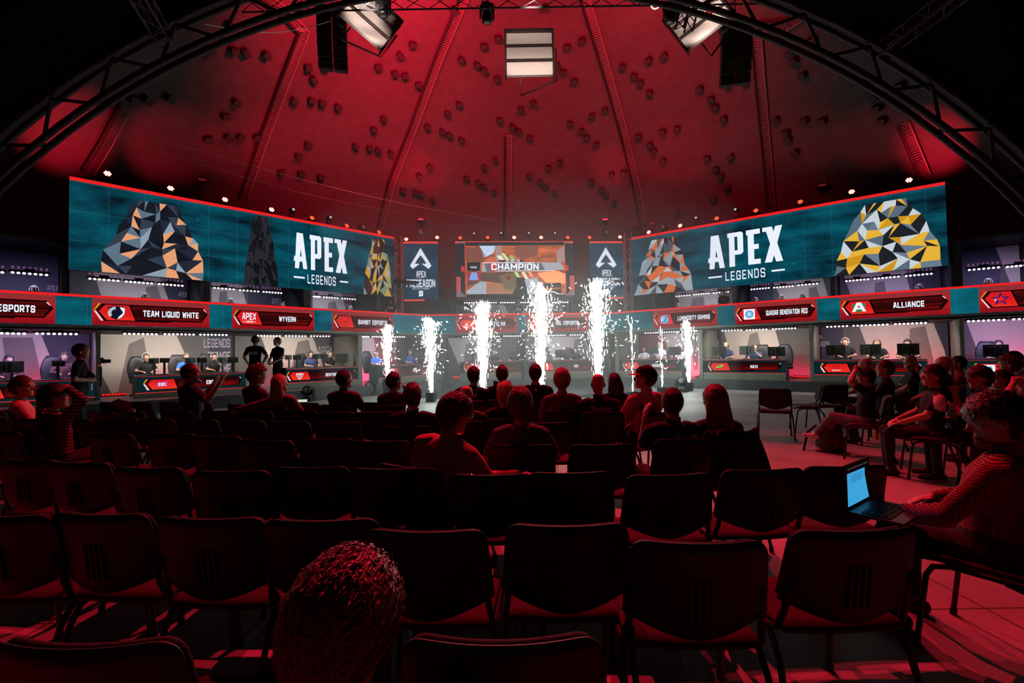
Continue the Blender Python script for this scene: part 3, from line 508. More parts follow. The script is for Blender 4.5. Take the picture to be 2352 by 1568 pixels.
# ------------------------------------------------------------------ booths: printed backdrops, desks, light bars, monitors
DB = 2.22
m_pale = mat('pale print', (.50, .46, .42), .7, 0, 0, 3, .12)
m_dred = mat('dark red print', (.20, .028, .035), .7, 0, 0, 3, .15)
m_char = mat('charcoal print', (.10, .10, .10), .7, 0, 0, 3, .15)
m_ink = mat('grey ink print', (.20, .18, .17), .7, 0, 0, 6, .2)
m_let = mat('silver print', (.42, .40, .44), .7, 0, 0, 6, .1)
m_olive = mat('olive monitor shell', (.035, .038, .03), .45, 0, 0, 12)
BOOTH = [  # wing, u0, u1, level, label, pale polygon, [(material, ua, ub)], [(text, u, v, height px)], ink patch
 (WL, -90, 221, 0, 'purple lit print behind the players nearest the photographer', [(-40, 770), (95, 770), (128, 850), (-10, 850)], [(m_navy, 100, 221)], [('APEX', 201, 803, 15)], [(5, 775), (75, 775), (100, 880), (20, 880)]),
 (WL, 231, 577, 0, 'pale print with dark lettering column, behind the boxed emblem desk', [(231, 762), (402, 762), (442, 850), (442, 905), (258, 905), (231, 848)], [(m_char, 402, 480), (m_navy, 480, 577)], [('LEGENDS', 547, 788, 20), ('CHANGE', 547, 817, 20), ('GAME', 560, 845, 20)], [(296, 790), (330, 775), (352, 900), (270, 905)]),
 (WL, 577, 823, 0, 'pale slanted print behind the hexagon emblem desk', [(599, 772), (718, 772), (745, 850), (628, 850)], [(m_char, 700, 756), (m_navy, 756, 823)], [('APEX', 790, 806, 22)], [(684, 785), (708, 780), (728, 850), (668, 850)]),
 (WL, 832, 1002, 0, 'dark red print with lettering, behind the white card emblem desk', [(832, 770), (857, 770), (872, 850), (832, 850)], [(m_dred, 850, 1002)], [('LEGENDS', 962, 785, 14), ('CHANGE', 962, 802, 14)], None),
 (WC, 1016, 1200, 0, 'grey print with pale wedge, behind the square emblem desk', [(1023, 770), (1102, 770), (1135, 862), (1066, 862)], [(m_char, 1085, 1200)], [], [(1070, 790), (1092, 785), (1100, 860), (1062, 860)]),
 (WC, 1206, 1397, 0, 'grey print with pale wedge, behind the desk between two tallest jets', [(1250, 770), (1340, 770), (1378, 862), (1283, 862)], [(m_char, 1206, 1240)], [], [(1320, 780), (1342, 775), (1362, 850), (1310, 850)]),
 (WR, 1420, 1606, 0, 'red and pale print behind the shield emblem desk', [(1519, 755), (1607, 755), (1607, 850), (1550, 850)], [(m_dred, 1420, 1530)], [('APEX', 1446, 784, 8), ('PRESEASON', 1446, 800, 10)], [(1586, 768), (1604, 768), (1604, 850), (1594, 850)]),
 (WR, 1613, 1859, 0, 'pale slanted print behind the lime emblem desk', [(1661, 755), (1780, 755), (1806, 850), (1688, 850)], [(m_navy, 1613, 1658), (m_char, 1780, 1859)], [('APEX', 1636, 792, 20)], [(1722, 768), (1740, 762), (1760, 850), (1705, 850)]),
 (WR, 1868, 2206, 0, 'tan and magenta slanted print behind the players with olive monitors', [(1972, 745), (2140, 733), (2188, 850), (2012, 850)], [(m_navy, 1868, 1938), (m_char, 1938, 1972), (m_navy, 2150, 2206)], [('APEX', 1881, 774, 8), ('PRESEASON', 1881, 790, 12)], [(2090, 755), (2125, 748), (2150, 850), (2085, 850)]),
 (WR, 2216, 2420, 0, 'purple slanted print at the far booth by the curly haired man', [(2222, 745), (2450, 735), (2490, 850), (2262, 850)], [(m_navy, 2480, 2560)], [], None),
 (WL, -80, 141, 1, 'navy print in the upper booth above the photographer', [(-160, 620), (-90, 625), (-70, 690), (-160, 690)], [(m_navy, -90, 141)], [('APEX', 130, 662, 12)], None),
 (WL, 155, 468, 1, 'pale slanted print in the upper booth under the wide screen corner', [(219, 635), (369, 641), (392, 700), (238, 700)], [(m_navy, 380, 468)], [('APEX', 446, 678, 11)], [(335, 660), (360, 655), (375, 700), (335, 700)]),
 (WL, 484, 700, 1, 'pale slanted print in the upper booth under the white title', [(486, 655), (555, 660), (570, 710), (486, 710)], [(m_navy, 570, 700)], [('APEX', 672, 695, 14)], [(505, 670), (520, 668), (528, 710), (500, 710)]),
 (WL, 716, 868, 1, 'pale and red print in the upper booth beside the balcony referee', [(718, 680), (787, 683), (797, 720), (718, 720)], [(m_dred, 797, 868)], [('APEX', 843, 705, 9)], [(755, 695), (770, 692), (778, 720), (750, 720)]),
 (WC, 1036, 1312, 1, 'dark print with pale wedges in the upper booth under the game screen', [(1075, 693), (1155, 693), (1170, 725), (1090, 725)], [(m_char, 1170, 1312)], [], [(1130, 698), (1145, 698), (1155, 725), (1125, 725)]),
 (WR, 1502, 1680, 1, 'red and pale print in the upper booth with the standing man', [(1553, 675), (1648, 670), (1660, 715), (1568, 715)], [(m_dred, 1502, 1553)], [('LEGENDS', 1529, 684, 9), ('CHANGE', 1529, 699, 9)], [(1590, 685), (1615, 680), (1622, 715), (1585, 715)]),
 (WR, 1690, 1908, 1, 'navy and pale print in the upper booth above the ring emblem tile', [(1777, 650), (1890, 640), (1908, 700), (1802, 700)], [(m_navy, 1690, 1777)], [('APEX', 1707, 686, 13)], [(1858, 662), (1875, 658), (1890, 700), (1858, 700)]),
 (WR, 1917, 2188, 1, 'violet pale print in the upper booth above the green crest tile', [(1940, 638), (2079, 625), (2097, 690), (1958, 690)], [(m_navy, 2097, 2188)], [], [(2010, 650), (2030, 645), (2040, 690), (2008, 690)]),
 (WR, 2214, 2400, 1, 'violet print in the upper booth above the blue star tile', [(2300, 600), (2480, 585), (2500, 660), (2325, 660)], [(m_navy, 2214, 2300)], [], None)]
for Wg, ua, ub, lv, lab, pale, strips, texts, ink in BOOTH:
    z0, z1 = (STG, UPF - .075) if lv == 0 else (UPF, 4.64 if Wg is not WC else 3.9)
    vm = 800 if lv == 0 else 690
    xa, xb = Wg.hit(ua, vm)[0] + .06, Wg.hit(ub, vm)[0] - .06
    if Wg is WL: xb = min(xb, WL.L - .03)
    if Wg is WC: xa, xb = max(xa, 0.1), min(xb, WC.L - .1)
    if Wg is WR: xa = max(xa, .03)
    if xb - xa < .4: continue
    t = thing('backdrop', lab, 'backdrop', Wg.P(xa, DB, z0), Wg.rz, 'printed booth backdrops'); W_, H_ = xb - xa, z1 - z0
    def loc(u, v):
        x, z = Wg.hit(u, v, DB); return min(max(x - xa, 0), W_), min(max(z - z0, 0), H_)
    b = MB(); b.box((W_ / 2, .03, H_ / 2), (W_, .05, H_)); b.build('panel', m_char, t)
    for k, (m_, sa, sb) in enumerate(strips):
        a, c = loc(sa, vm)[0], loc(sb, vm)[0]
        if c - a > .02: flat('print', [[(a, 0), (c, 0), (c, H_), (a, H_)]], m_, t, .002)
    (u1, v1), (u2, v2), (u3, v3), (u4, v4) = pale[:4]
    def ext(ua_, va_, ub_, vb_, z):      # carry a slanted edge of the print to height z
        xa_, za_ = Wg.hit(ua_, va_, DB); xb_, zb_ = Wg.hit(ub_, vb_, DB)
        k = (z + z0 - za_) / (zb_ - za_ + 1e-9); return min(max(xa_ + (xb_ - xa_) * k - xa, 0), W_)
    pl = [(ext(u1, v1, u4 if len(pale) == 4 else pale[-1][0], v4 if len(pale) == 4 else pale[-1][1], z), z) for z in (H_, H_ * .5, 0)] + [(ext(u2, v2, u3, v3, z), z) for z in (0, H_ * .5, H_)]
    if len(pale) > 4: pl = [(0, H_), (0, H_ * .45), (loc(258, 905)[0], 0), (ext(u2, v2, u3, v3, 0), 0), (ext(u2, v2, u3, v3, H_), H_)]
    flat('print', [pl], m_pale, t, -.002)
    if ink: flat('print', [[loc(*q) for q in ink]], m_ink, t, -.004)
    for tx, u, v, hp in texts:
        p = Wg.hit(u, v, DB); dist = (Wg.P(p[0], DB, 0)).y; hh = hp * dist / F
        flat('lettering', text_polys(tx, hh, min(p[0] - xa, W_ - hh * len(tx) * .2), p[1] - z0, hh * len(tx) * .36, 1.15), m_let, t, -.006)
# desks
DESK = [(WL, -120, 874, 219, 869, '78', None, 'players desk reading 78 beside the photographer'), (WL, 311, 864, 565, 852.6, 'EBC', 'boxed', 'players desk with violet boxed emblem below the pale print'),
        (WL, 646, 847, 823, 840.4, 'SENTINELS', 'hexshield', 'players desk with white hexagon emblem behind the blonde woman'), (WL, 869, 838, 995, 835, 'MVP', 'whitecard', 'players desk with white card emblem between two spark jets'),
        (WC, 1056, 829.4, 1198, 828, 'PENTA', 'square', 'players desk with square maze emblem behind the hooded man'), (WC, 1212, 827, 1385, 825, 'NRG', None, 'players desk lettered white between the two tallest spark jets'),
        (WR, 1422, 824, 1565, 824, 'HERBANIA', 'badge', 'players desk with pale shield emblem behind the red cap'), (WR, 1615, 824.7, 1804, 824.7, 'NAVI', 'lime', 'players desk with lime slanted emblem'),
        (WR, 1869, 825.7, 2130, 825, 'GAMING', 'outline', 'players desk with thin red outline emblem behind the man with arms up'), (WR, 2219, 824.7, 2470, 823, '', 'whitecard', 'players desk cut by the frame behind the curly haired man')]
m_dtop = mat('dark desk laminate', (.06, .06, .07), .4, 0, 0, 14)
desk_z = {}
for i, (Wg, ua, va, ub, vb, tx, lg, lab) in enumerate(DESK):
    (xa, za), (xb, zb) = Wg.hit(ua, va, -.02), Wg.hit(ub, vb, -.02)
    if ua < 0: za = zb
    zt = (za + zb) / 2; W_ = xb - xa; zt = max(.98, min(1.16, zt)); desk_z[i] = zt
    t = thing('player_desk', lab, 'desk', Wg.P(xa, -.02, STG), Wg.rz, 'players desks with red tiles'); H_ = zt - STG
    b = MB(); b.box((W_ / 2, .40, H_ - .015), (W_, .82, .03)); b.build('desk_top', m_dtop, t)
    b = MB(); b.box((W_ / 2, .03, H_ / 2 - .02), (W_, .05, H_ - .02)); b.build('front_panel', m_grey, t)
    for x in (.02, W_ - .02):
        b = MB(); b.box((x, .42, H_ / 2 - .02), (.04, .74, H_ - .03)); b.build('side_panel', m_navy, t)
    e = bpy.data.objects.new('front_screen', None); C.objects.link(e); e.parent = t; e.location = (0, 0, H_ - .52)
    HS = .50
    flat('picture', [[(0, 0), (W_, 0), (W_, HS), (0, HS)]], T_dark, e, .001)
    flat('edge_strip', [[(0, 0), (W_, 0), (W_, .016), (0, .016)], [(0, HS - .02), (W_, HS - .02), (W_, HS), (0, HS)]], em((.90, .17, .16)), e, -.004)
    sc = min(1.0, .98)
    tile(e, .05 * W_, .97 * W_, -.006, HS, tx, lg, True)
# LED light bars
BAR = [(WL, 0, [(-30, 766, 62, 767), (78, 767, 181, 768)], 'a'), (WL, 0, [(281, 767.5, 364, 768), (374, 768, 449, 769), (456, 769, 524, 770)], 'boxed emblem desk'), (WL, 0, [(589, 772, 646, 772), (653, 772, 705, 772.5), (711, 772.5, 759, 773)], 'hexagon emblem desk'),
       (WL, 0, [(830, 774, 848, 774), (853, 774, 882, 774), (885, 774, 931, 774)], 'white card emblem desk'), (WC, 0, [(1061, 774, 1101, 773.5), (1106, 773.5, 1149, 773), (1155, 772.5, 1198, 772)], 'square maze emblem desk'),
       (WC, 0, [(1212, 771, 1250, 770.5), (1255, 770.5, 1300, 770), (1307, 770, 1340, 769)], 'desk lettered white between the jets'), (WR, 0, [(1480, 765.5, 1520, 764), (1523, 763.8, 1562, 762), (1565, 761.8, 1604, 760)], 'shield emblem desk'),
       (WR, 0, [(1656, 760, 1706, 758.6), (1712, 758.4, 1764, 757), (1772, 756.6, 1830, 754)], 'lime emblem desk'), (WR, 0, [(1896, 751, 1950, 749.5), (1956, 749, 2043, 745.5), (2052, 745, 2131, 742)], 'red outline emblem desk'), (WR, 0, [(2219, 738.5, 2312, 735), (2322, 734.6, 2400, 731)], 'desk cut by the frame'),
       (WL, 1, [(-60, 622, 11, 626.5), (22, 627, 113, 632)], 'boundary'), (WL, 1, [(201, 641, 276, 645.5), (285, 647, 353, 652), (361, 653, 423, 657)], ''), (WL, 1, [(488, 661, 541, 666), (547, 666.5, 597, 670.6), (602, 670.6, 649, 674)], ''), (WL, 1, [(719, 681, 736, 682.5), (741, 683, 778, 685), (783, 686, 818, 688)], ''),
       (WC, 1, [(1065, 695.7, 1102, 695.6), (1106, 695.6, 1142, 695.5), (1147, 695.5, 1183, 695.3), (1194, 695.2, 1230, 695), (1270, 694.8, 1306, 694.5)], ''), (WR, 1, [(1551, 681, 1587, 678.6), (1591, 677, 1631, 674), (1636, 673, 1676, 671)], ''), (WR, 1, [(1723, 665, 1769, 662), (1775, 661, 1824, 657.5), (1830, 656, 1881, 651.5)], ''),
       (WR, 1, [(1940, 646, 1998, 642), (2005, 640.5, 2068, 636), (2077, 634.7, 2144, 629)], ''), (WR, 1, [(2221, 620.6, 2299, 615), (2309, 614, 2370, 609)], '')]
BARW = ['the booth beside the photographer', 'the boxed emblem desk', 'the hexagon emblem desk', 'the white card emblem desk', 'the square maze emblem desk', 'the white lettered desk between the jets', 'the pale shield emblem desk', 'the lime emblem desk', 'the red outline emblem desk', 'the desk cut by the frame',
        'balcony end above the photographer', 'balcony booth above the horse shield tile', 'balcony booth above the stacked white word tile', 'balcony booth next to the balcony referee', 'balcony booth under the game screen', 'balcony booth with the standing man', 'balcony booth above the ring emblem tile', 'balcony booth above the green crest tile', 'balcony booth above the blue star tile']
E_bead = em((1.0, .90, .98), 3.0); E_beadb = em((.90, .92, 1.0), 3.0)
ORD = ['first', 'second', 'third', 'fourth', 'fifth', 'sixth', 'seventh', 'eighth', 'ninth', 'tenth', 'eleventh', 'twelfth', 'thirteenth', 'fourteenth', 'fifteenth', 'sixteenth']
for bi, (Wg, lv, segs, _) in enumerate(BAR):
    d = .30 if lv == 0 else .75
    for k, (ua, va, ub, vb) in enumerate(segs):
        (xa, za), (xb, zb) = Wg.hit(ua, va, d), Wg.hit(ub, vb, d); ln = xb - xa; z = (za + zb) / 2
        t = thing('led_bar', f'{ORD[k]} bar of white lights from the left, {BARW[bi]}', 'light bar', Wg.P(xa, d, z), Wg.rz, 'LED light bars in the booths')
        b = MB(); b.box((ln / 2, .03, .06), (ln + .04, .09, .05)); b.box((ln / 2, .03, .115), (ln * .3, .04, .06)); b.build('housing', m_blkmet, t)
        n = max(6, round(ln / .105)); b = MB()
        for j in range(n): b.ball(((j + .5) * ln / n, -.005, .012), (.034, .03, .03), 8, 5)
        b.build('lenses', E_bead if (bi + k) % 3 else E_beadb, t, True)
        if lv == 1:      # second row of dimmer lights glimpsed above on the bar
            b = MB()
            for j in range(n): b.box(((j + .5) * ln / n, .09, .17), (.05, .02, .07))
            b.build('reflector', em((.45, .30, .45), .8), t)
    # light of the bars of this booth
    xs = [Wg.hit(s[0], s[1], d)[0] for s in segs] + [Wg.hit(segs[-1][2], segs[-1][3], d)[0]]; zz = Wg.hit(segs[0][0], segs[0][1], d)[1]
    p = Wg.P((xs[0] + xs[-1]) / 2, d + .12, min(zz - .05, 2.24) if lv == 0 else zz - .05)
    warm = (1, .92, .82) if bi in (1, 2, 7) else (1, .80, .80) if bi == 8 else ((.66, .52, 1) if bi in (0, 9, 10, 17, 18) else (.80, .76, 1))
    area('bar_light', p, (math.radians(38), 0, Wg.rz), ({0: 42, 1: 62, 2: 58, 3: 40, 4: 40, 5: 46, 6: 36, 7: 62, 8: 52, 9: 40}[bi] if lv == 0 else 22), warm, xs[-1] - xs[0], .1)
    if lv == 0:     # red lights standing at the foot of the print
        p = Wg.P((xs[0] + xs[-1]) / 2 + .5, DB - .35, STG + .12)
        area('foot_light', p, (math.radians(125), 0, Wg.rz), (5 if bi in (4, 5) else 14 if bi in (1, 2) else 30), (1, .02, .10), (xs[-1] - xs[0]) * .9, .15)
# red batten at the foot of the prints
for Wg, ua, ub, lab in ((WL, 234, 290, 'red light batten on the stage beside the boxed emblem desk'), (WR, 1822, 1856, 'red light batten on the stage beside the lime emblem desk'), (WC, 1040, 1056, 'red light batten on the stage beside the square maze emblem desk')):
    xa, xb = Wg.hit(ua, 850, DB - .5)[0], Wg.hit(ub, 850, DB - .5)[0]
    t = thing('light_batten', lab, 'light', Wg.P(xa, DB - .5, STG), Wg.rz, 'red battens on the stage'); ln = xb - xa
    b = MB(); b.box((ln / 2, 0, .05), (ln, .12, .10)); b.build('housing', m_blkmet, t)
    b = MB(); n = 8
    for j in range(n): b.box(((j + .5) * ln / n, -.065, .06), (ln / n * .7, .012, .05))
    b.build('lenses', em((1, .12, .10), 1.5), t)
# monitors
MON = [(0, -5, 56, 828), (0, 119, 150, 826), (1, 340, 366, 820), (1, 367, 389, 819), (1, 423, 450, 820), (1, 452, 475, 820), (1, 498, 521, 820), (1, 523, 547, 819), (2, 653, 671, 815), (2, 673, 691, 815), (2, 716, 735, 811), (2, 736, 752, 811), (2, 767, 802, 809),
       (3, 912, 937, 806), (3, 949, 970, 806), (4, 1076, 1093, 805), (4, 1169, 1196, 805), (5, 1274, 1302, 803), (6, 1488, 1512, 797), (6, 1534, 1565, 796), (7, 1636, 1668, 796), (7, 1697, 1733, 792), (7, 1763, 1803, 796), (8, 1896, 1942, 790), (8, 1974, 2024, 789), (8, 2059, 2112, 787), (9, 2255, 2319, 791)]
DL = ['desk reading 78', 'boxed emblem desk', 'hexagon emblem desk', 'white card emblem desk', 'square maze emblem desk', 'white lettered desk between the jets', 'pale shield emblem desk', 'lime emblem desk', 'red outline emblem desk', 'desk cut by the frame']
cnt = {}
for di, ua, ub, vt in MON:
    Wg = DESK[di][0]; d = .34; xa, xb = Wg.hit(ua, vt, d)[0], Wg.hit(ub, vt, d)[0]; zt = max(desk_z[di] + .38, Wg.hit((ua + ub) / 2, vt, d)[1]); zt = min(zt, desk_z[di] + .50)
    cnt[di] = cnt.get(di, 0) + 1; w_ = xb - xa; h_ = min(.36, w_ * .62)
    t = thing('monitor', f'black monitor back, {ORD[cnt[di] - 1]} from the left, {DL[di]}', 'monitor', Wg.P((xa + xb) / 2, d, desk_z[di]), Wg.rz + (.25 if cnt[di] % 2 else -.2), 'monitors on the players desks')
    H_ = zt - desk_z[di]
    b = MB(); b.box((0, 0, H_ - h_ / 2), (w_, .03, h_)); b.box((0, -.02, H_ - h_ / 2), (w_ * .55, .03, h_ * .6)); b.build('shell', m_olive, t, bevel=.006)
    b = MB(); b.box((0, -.05, H_ * .5), (.06, .03, H_ - .04)); b.build('stand', m_olive, t, bevel=.005)
    b = MB(); b.box((0, -.02, .01), (.24, .18, .02)); b.build('base', m_olive, t, bevel=.004)
    b = MB(); b.box((0, .017, H_ - h_ / 2), (w_ * .96, .004, h_ * .92)); b.build('screen', em((.45, .55, .7), .7), t)
# gaming chairs behind some players
m_gc = mat('black leatherette', (.02, .02, .025), .45, 0, 0.05, 20)
def gaming_chair(Wg, u, vt, d, label, z0=STG):
    x, z = Wg.hit(u, vt, d); H_ = z - z0
    t = thing('gaming_chair', label, 'chair', Wg.P(x, d, z0), Wg.rz + .15, 'gaming chairs in the booths')
    rr = []
    for i in range(9):
        q = i / 8; zz = .50 + (H_ - .50) * q; hw = .24 + .05 * math.sin(q * PI) - .09 * q ** 4; rr.append([(hw * math.cos(a), .14 + .10 * q + .05 * math.sin(a) - .03 * abs(math.cos(a)) * (1 - q), zz) for a in [2 * PI * j / 14 for j in range(14)]])
    b = MB(); b.rings(rr); b.build('backrest', m_gc, t, True)
    b = MB(); b.box((0, -.12, .44), (.50, .50, .12)); b.build('seat', m_gc, t, bevel=.04)
    b = MB(); b.tube([(0, -.1, .06), (0, -.1, .40)], .03); b.build('column', m_blkmet, t)
    for k in range(5):
        a = 2 * PI * k / 5; b = MB(); b.tube([(0, -.1, .09), (.27 * math.cos(a), -.1 + .27 * math.sin(a), .05)], [.025, .018]); b.ball((.27 * math.cos(a), -.1 + .27 * math.sin(a), .026), .026); b.build('leg', m_blkmet, t)
for Wg, u, vt, lab in ((WL, 322, 818, 'black gaming chair under the headset player by the pale print'), (WL, 414, 814, 'black gaming chair in the middle of the boxed emblem desk'), (WL, 480, 812, 'black gaming chair at the window end of the boxed emblem desk'), (WL, 698, 812, 'black gaming chair behind the hexagon emblem desk'), (WL, 850, 806, 'black gaming chair under the player in bright blue'),
                       (WR, 1752, 791, 'black gaming chair under the player with hand on face'), (WR, 1802, 790, 'black gaming chair at the end of the lime emblem desk'), (WC, 1310, 798, 'black gaming chair behind the white lettered desk'), (WL, 128, 816, 'black gaming chair behind the plaid player'), (WR, 2272, 783, 'black gaming chair behind the desk cut by the frame')):
    gaming_chair(Wg, u, vt, 1.15, lab)
# ------------------------------------------------------------------ stacking chairs
m_fab = mat('black chair fabric', (.006, .0055, .0055), .85, 0, .1, 60)
m_pls = mat('black chair plastic', (.005, .005, .005), .5, 0, .03, 40)
m_seat = mat('burgundy seat fabric', (.035, .008, .011), .85, 0, .1, 60)
def sheet(fn, nx, nz, th):        # a curved padded panel: fn(s,t,side)
    b = MB(); vs = []
    for sd in (0, 1):
        for j in range(nz + 1):
            for i in range(nx + 1): q_ = -1 + 2 * i / nx; vs.append(fn(math.copysign(1 - (1 - abs(q_)) ** 1.7, q_), j / nz, sd))
    N_ = (nx + 1) * (nz + 1); fs = []
    I = lambda sd, i, j: sd * N_ + j * (nx + 1) + i
    for j in range(nz):
        for i in range(nx):
            fs.append((I(0, i, j), I(0, i + 1, j), I(0, i + 1, j + 1), I(0, i, j + 1))); fs.append((I(1, i, j + 1), I(1, i + 1, j + 1), I(1, i + 1, j), I(1, i, j)))
    for i in range(nx): fs.append((I(1, i, 0), I(1, i + 1, 0), I(0, i + 1, 0), I(0, i, 0))); fs.append((I(0, i, nz), I(0, i + 1, nz), I(1, i + 1, nz), I(1, i, nz)))
    for j in range(nz): fs.append((I(0, 0, j), I(0, 0, j + 1), I(1, 0, j + 1), I(1, 0, j))); fs.append((I(1, nx, j), I(1, nx, j + 1), I(0, nx, j + 1), I(0, nx, j)))
    b.add(vs, fs); return b
def back_fn(grow, y0, th):
    def fn(s, t, sd):
        hw = (.232 - .016 * t) + grow; k = abs(s)
        zt = .822 + grow * .6 - .055 * (1 - math.sqrt(max(0, 1 - (max(0, k - .76) / .24) ** 2))); zb = .495 + .075 * k ** 1.6 - grow * .5
        e = max(abs(2 * t - 1), k); pad = th * (1 - .75 * max(0, (e - .8) / .2) ** 2)
        return (s * hw, y0 - .055 * t + .045 * k * k + (pad if sd else -pad) * .5, zb + (zt - zb) * t)
    return fn
def seat_fn(s, t, sd):
    k = abs(s); hw = .225 + .012 * t; e = max(k, abs(2 * t - 1)); th = .052 * (1 - .7 * max(0, (e - .8) / .2) ** 2)
    return (s * hw * (1 - .06 * max(0, (t - .8) / .2) ** 2), -.205 + .43 * t, .452 - .012 * (1 - k * k) - .03 * max(0, (t - .75) / .25) ** 2 + (th if sd else -th) * .45)
def make_chair():
    t = thing('stacking_chair', 'x', 'chair')
    b = sheet(back_fn(0, -.215, .05), 22, 8, .05); b.build('backrest', m_fab, t, True)
    b = sheet(back_fn(.012, -.243, .022), 22, 8, .02); b.build('back_shell', m_pls, t, True)
    b = MB()
    for k in range(4): b.box((-.036 + .024 * k, -.281, .63), (.010, .010, .15), Matrix.Rotation(.14, 3, 'X'))
    b.build('rib', m_pls, t)
    b = sheet(seat_fn, 14, 8, .05); b.build('seat', m_seat, t, True)
    for s in (-1, 1):
        b = MB(); b.tube([(s * .252, .235, .0), (s * .240, .19, .36), (s * .237, .165, .405), (s * .235, .10, .425), (s * .235, -.12, .428), (s * .233, -.175, .45), (s * .222, -.205, .53), (s * .212, -.235, .66)], .0125, 8); b.build('frame', m_blkmet, t, True)
        b = MB(); b.tube([(s * .258, -.30, .0), (s * .242, -.20, .34), (s * .238, -.15, .405), (s * .236, -.08, .422)], .0125, 8); b.build('rear_leg', m_blkmet, t, True)
        for yy in (.235, -.30):
            b = MB(); b.tube([(s * .2535, yy, 0), (s * .2535, yy * .985, .03)], .016, 8); b.build('foot_cap', m_pls, t)
    b = MB(); b.tube([(-.236, .12, .415), (.236, .12, .415)], .010, 8); b.tube([(-.236, -.12, .418), (.236, -.12, .418)], .010, 8); b.build('crossbar', m_blkmet, t)
    return t
proto_chair = make_chair(); first_used = [False]
def put_chair(x, y, rz, label, group):
    if first_used[0]: c = copy_tree(proto_chair)
    else: c = proto_chair; first_used[0] = True
    c.location = (x, y, 0); c.rotation_euler = (0, 0, rz); c['label'] = label; c['group'] = group; return c
def aim(x, y, k=.6): return -math.atan2(.5 - x, 19 - y) * k
# rows from the stage backwards: (left pixel, right pixel, pixel row of the top edge)
ROWS = [[(231, 290, 924), (302, 365, 924), (370, 432, 925), (434, 498, 925), (510, 570, 929), (575, 649, 927), (670, 746, 926), (836, 905, 925), (925, 993, 928)],
        [(-45, 30, 943), (210, 273, 945.6), (275, 344, 947), (373, 454, 944.5), (468, 543, 944), (556, 633, 946), (655, 734, 943), (737, 815, 947), (826, 902, 947), (990, 1062, 950)],
        [(-40, 33, 961), (44, 118, 963), (150, 220, 963), (250, 315, 959), (336, 400, 962), (428, 505, 965), (530, 612, 966), (624, 714, 969), (728, 831, 971), (1127, 1215, 973), (1218, 1294, 972)],
        [(-60, 82, 993), (208, 317, 997), (351, 450, 997), (454, 560, 1003), (562, 677, 1012), (700, 815, 1009), (820, 930, 1014), (1314, 1454, 1022), (1640, 1766, 1005)],
        [(16, 126, 1057), (128, 250, 1063), (269, 432, 1075), (444, 624, 1083), (645, 790, 1074), (823, 975, 1077), (1060, 1199, 1091), (1219, 1402, 1086), (1440, 1624, 1091), (1653, 1843, 1079), (1861, 2020, 1071)],
        [(-90, 97, 1185), (124, 364, 1180), (370, 614, 1190), (620, 858, 1194), (866, 1105, 1218), (1175, 1433, 1205), (1464, 1760, 1243), (1802, 2110, 1216)],
        [(-30, 415, 1471), (962, 1345, 1462)]]
RN = ['row nearest the stage', 'second row from the stage', 'third row from the stage', 'fourth row from the stage', 'fifth row from the stage', 'sixth row from the stage', 'last row by the camera']
occupied = []      # (row, x, y, rz, label) filled by the seated people
row_seats = {i: [] for i in range(7)}
for r, lst in enumerate(ROWS):
    for ua, ub, vt in lst:
        u = (ua + ub) / 2; y = .635 * F / (vt - hor(u)); p = at(u, vt, y)
        rz = aim(p.x, y) + random.uniform(-.05, .05)
        row_seats[r].append([p.x + .26 * math.sin(-rz) * 0, y + .262, rz, None])
# ------------------------------------------------------------------ people
SKIN = mat('skin', (.42, .24, .17), .55, 0, .05, 40, .12); SKIN2 = mat('tan skin', (.30, .16, .10), .55, 0, .05, 40, .12)
def cloth(name, col, rough=.85): return mat('cloth ' + name, col, rough, 0, .25, 26, .2, .2)
def plaid(name, c0, c1, sc=26.0):
    if name in _m: return _m[name]
    m = bpy.data.materials.new(name); m.use_nodes = True; nt = m.node_tree; b = nt.nodes['Principled BSDF']; b.inputs['Roughness'].default_value = .9; b.inputs['Specular IOR Level'].default_value = .2
    N = nt.nodes.new; L = nt.links.new; tc = N('ShaderNodeTexCoord'); prev = None
    for ax in ('X', 'Y', 'Z'):
        wv = N('ShaderNodeTexWave'); wv.wave_type = 'BANDS'; wv.bands_direction = ax; wv.inputs['Scale'].default_value = sc; wv.inputs['Distortion'].default_value = .4; L(tc.outputs['Object'], wv.inputs['Vector'])
        if prev is None: prev = wv.outputs['Fac']
        else:
            mu = N('ShaderNodeMath'); mu.operation = 'MULTIPLY' if ax == 'Z' else 'MAXIMUM'; L(prev, mu.inputs[0]); L(wv.outputs['Fac'], mu.inputs[1]); prev = mu.outputs[0]
    mx = N('ShaderNodeMix'); mx.data_type = 'RGBA'; mx.inputs['A'].default_value = (*c0, 1); mx.inputs['B'].default_value = (*c1, 1); L(prev, mx.inputs['Factor']); L(mx.outputs['Result'], b.inputs['Base Color'])
    _m[name] = m; return m
BLK = cloth('black', (.012, .012, .014)); GRY = cloth('grey', (.20, .18, .17)); NVY = cloth('navy', (.03, .045, .11)); WHI = cloth('white', (.62, .60, .60)); RDC = cloth('red', (.42, .05, .06)); BLUE = cloth('blue', (.05, .15, .55)); JEAN = cloth('jeans', (.16, .15, .16)); DKJ = cloth('dark trousers', (.02, .02, .025)); OLV = cloth('olive', (.10, .11, .09)); PURP = cloth('plum', (.08, .03, .06)); ROSE = cloth('rust shirt', (.55, .16, .18))
SHOE = mat('white shoe', (.70, .66, .64), .5, 0, .05, 30); SHOEB = mat('black shoe', (.02, .02, .02), .5, 0, .05, 30)
def hairm(name, col): return mat('hair ' + name, col, .42, 0, .6, 70, .35, .5)
HB_ = hairm('black', (.012, .009, .008)); HBR = hairm('brown', (.06, .032, .018)); HBL = hairm('blonde', (.52, .34, .15)); HRD = hairm('auburn', (.22, .055, .02)); HGR = hairm('sandy', (.13, .085, .055))
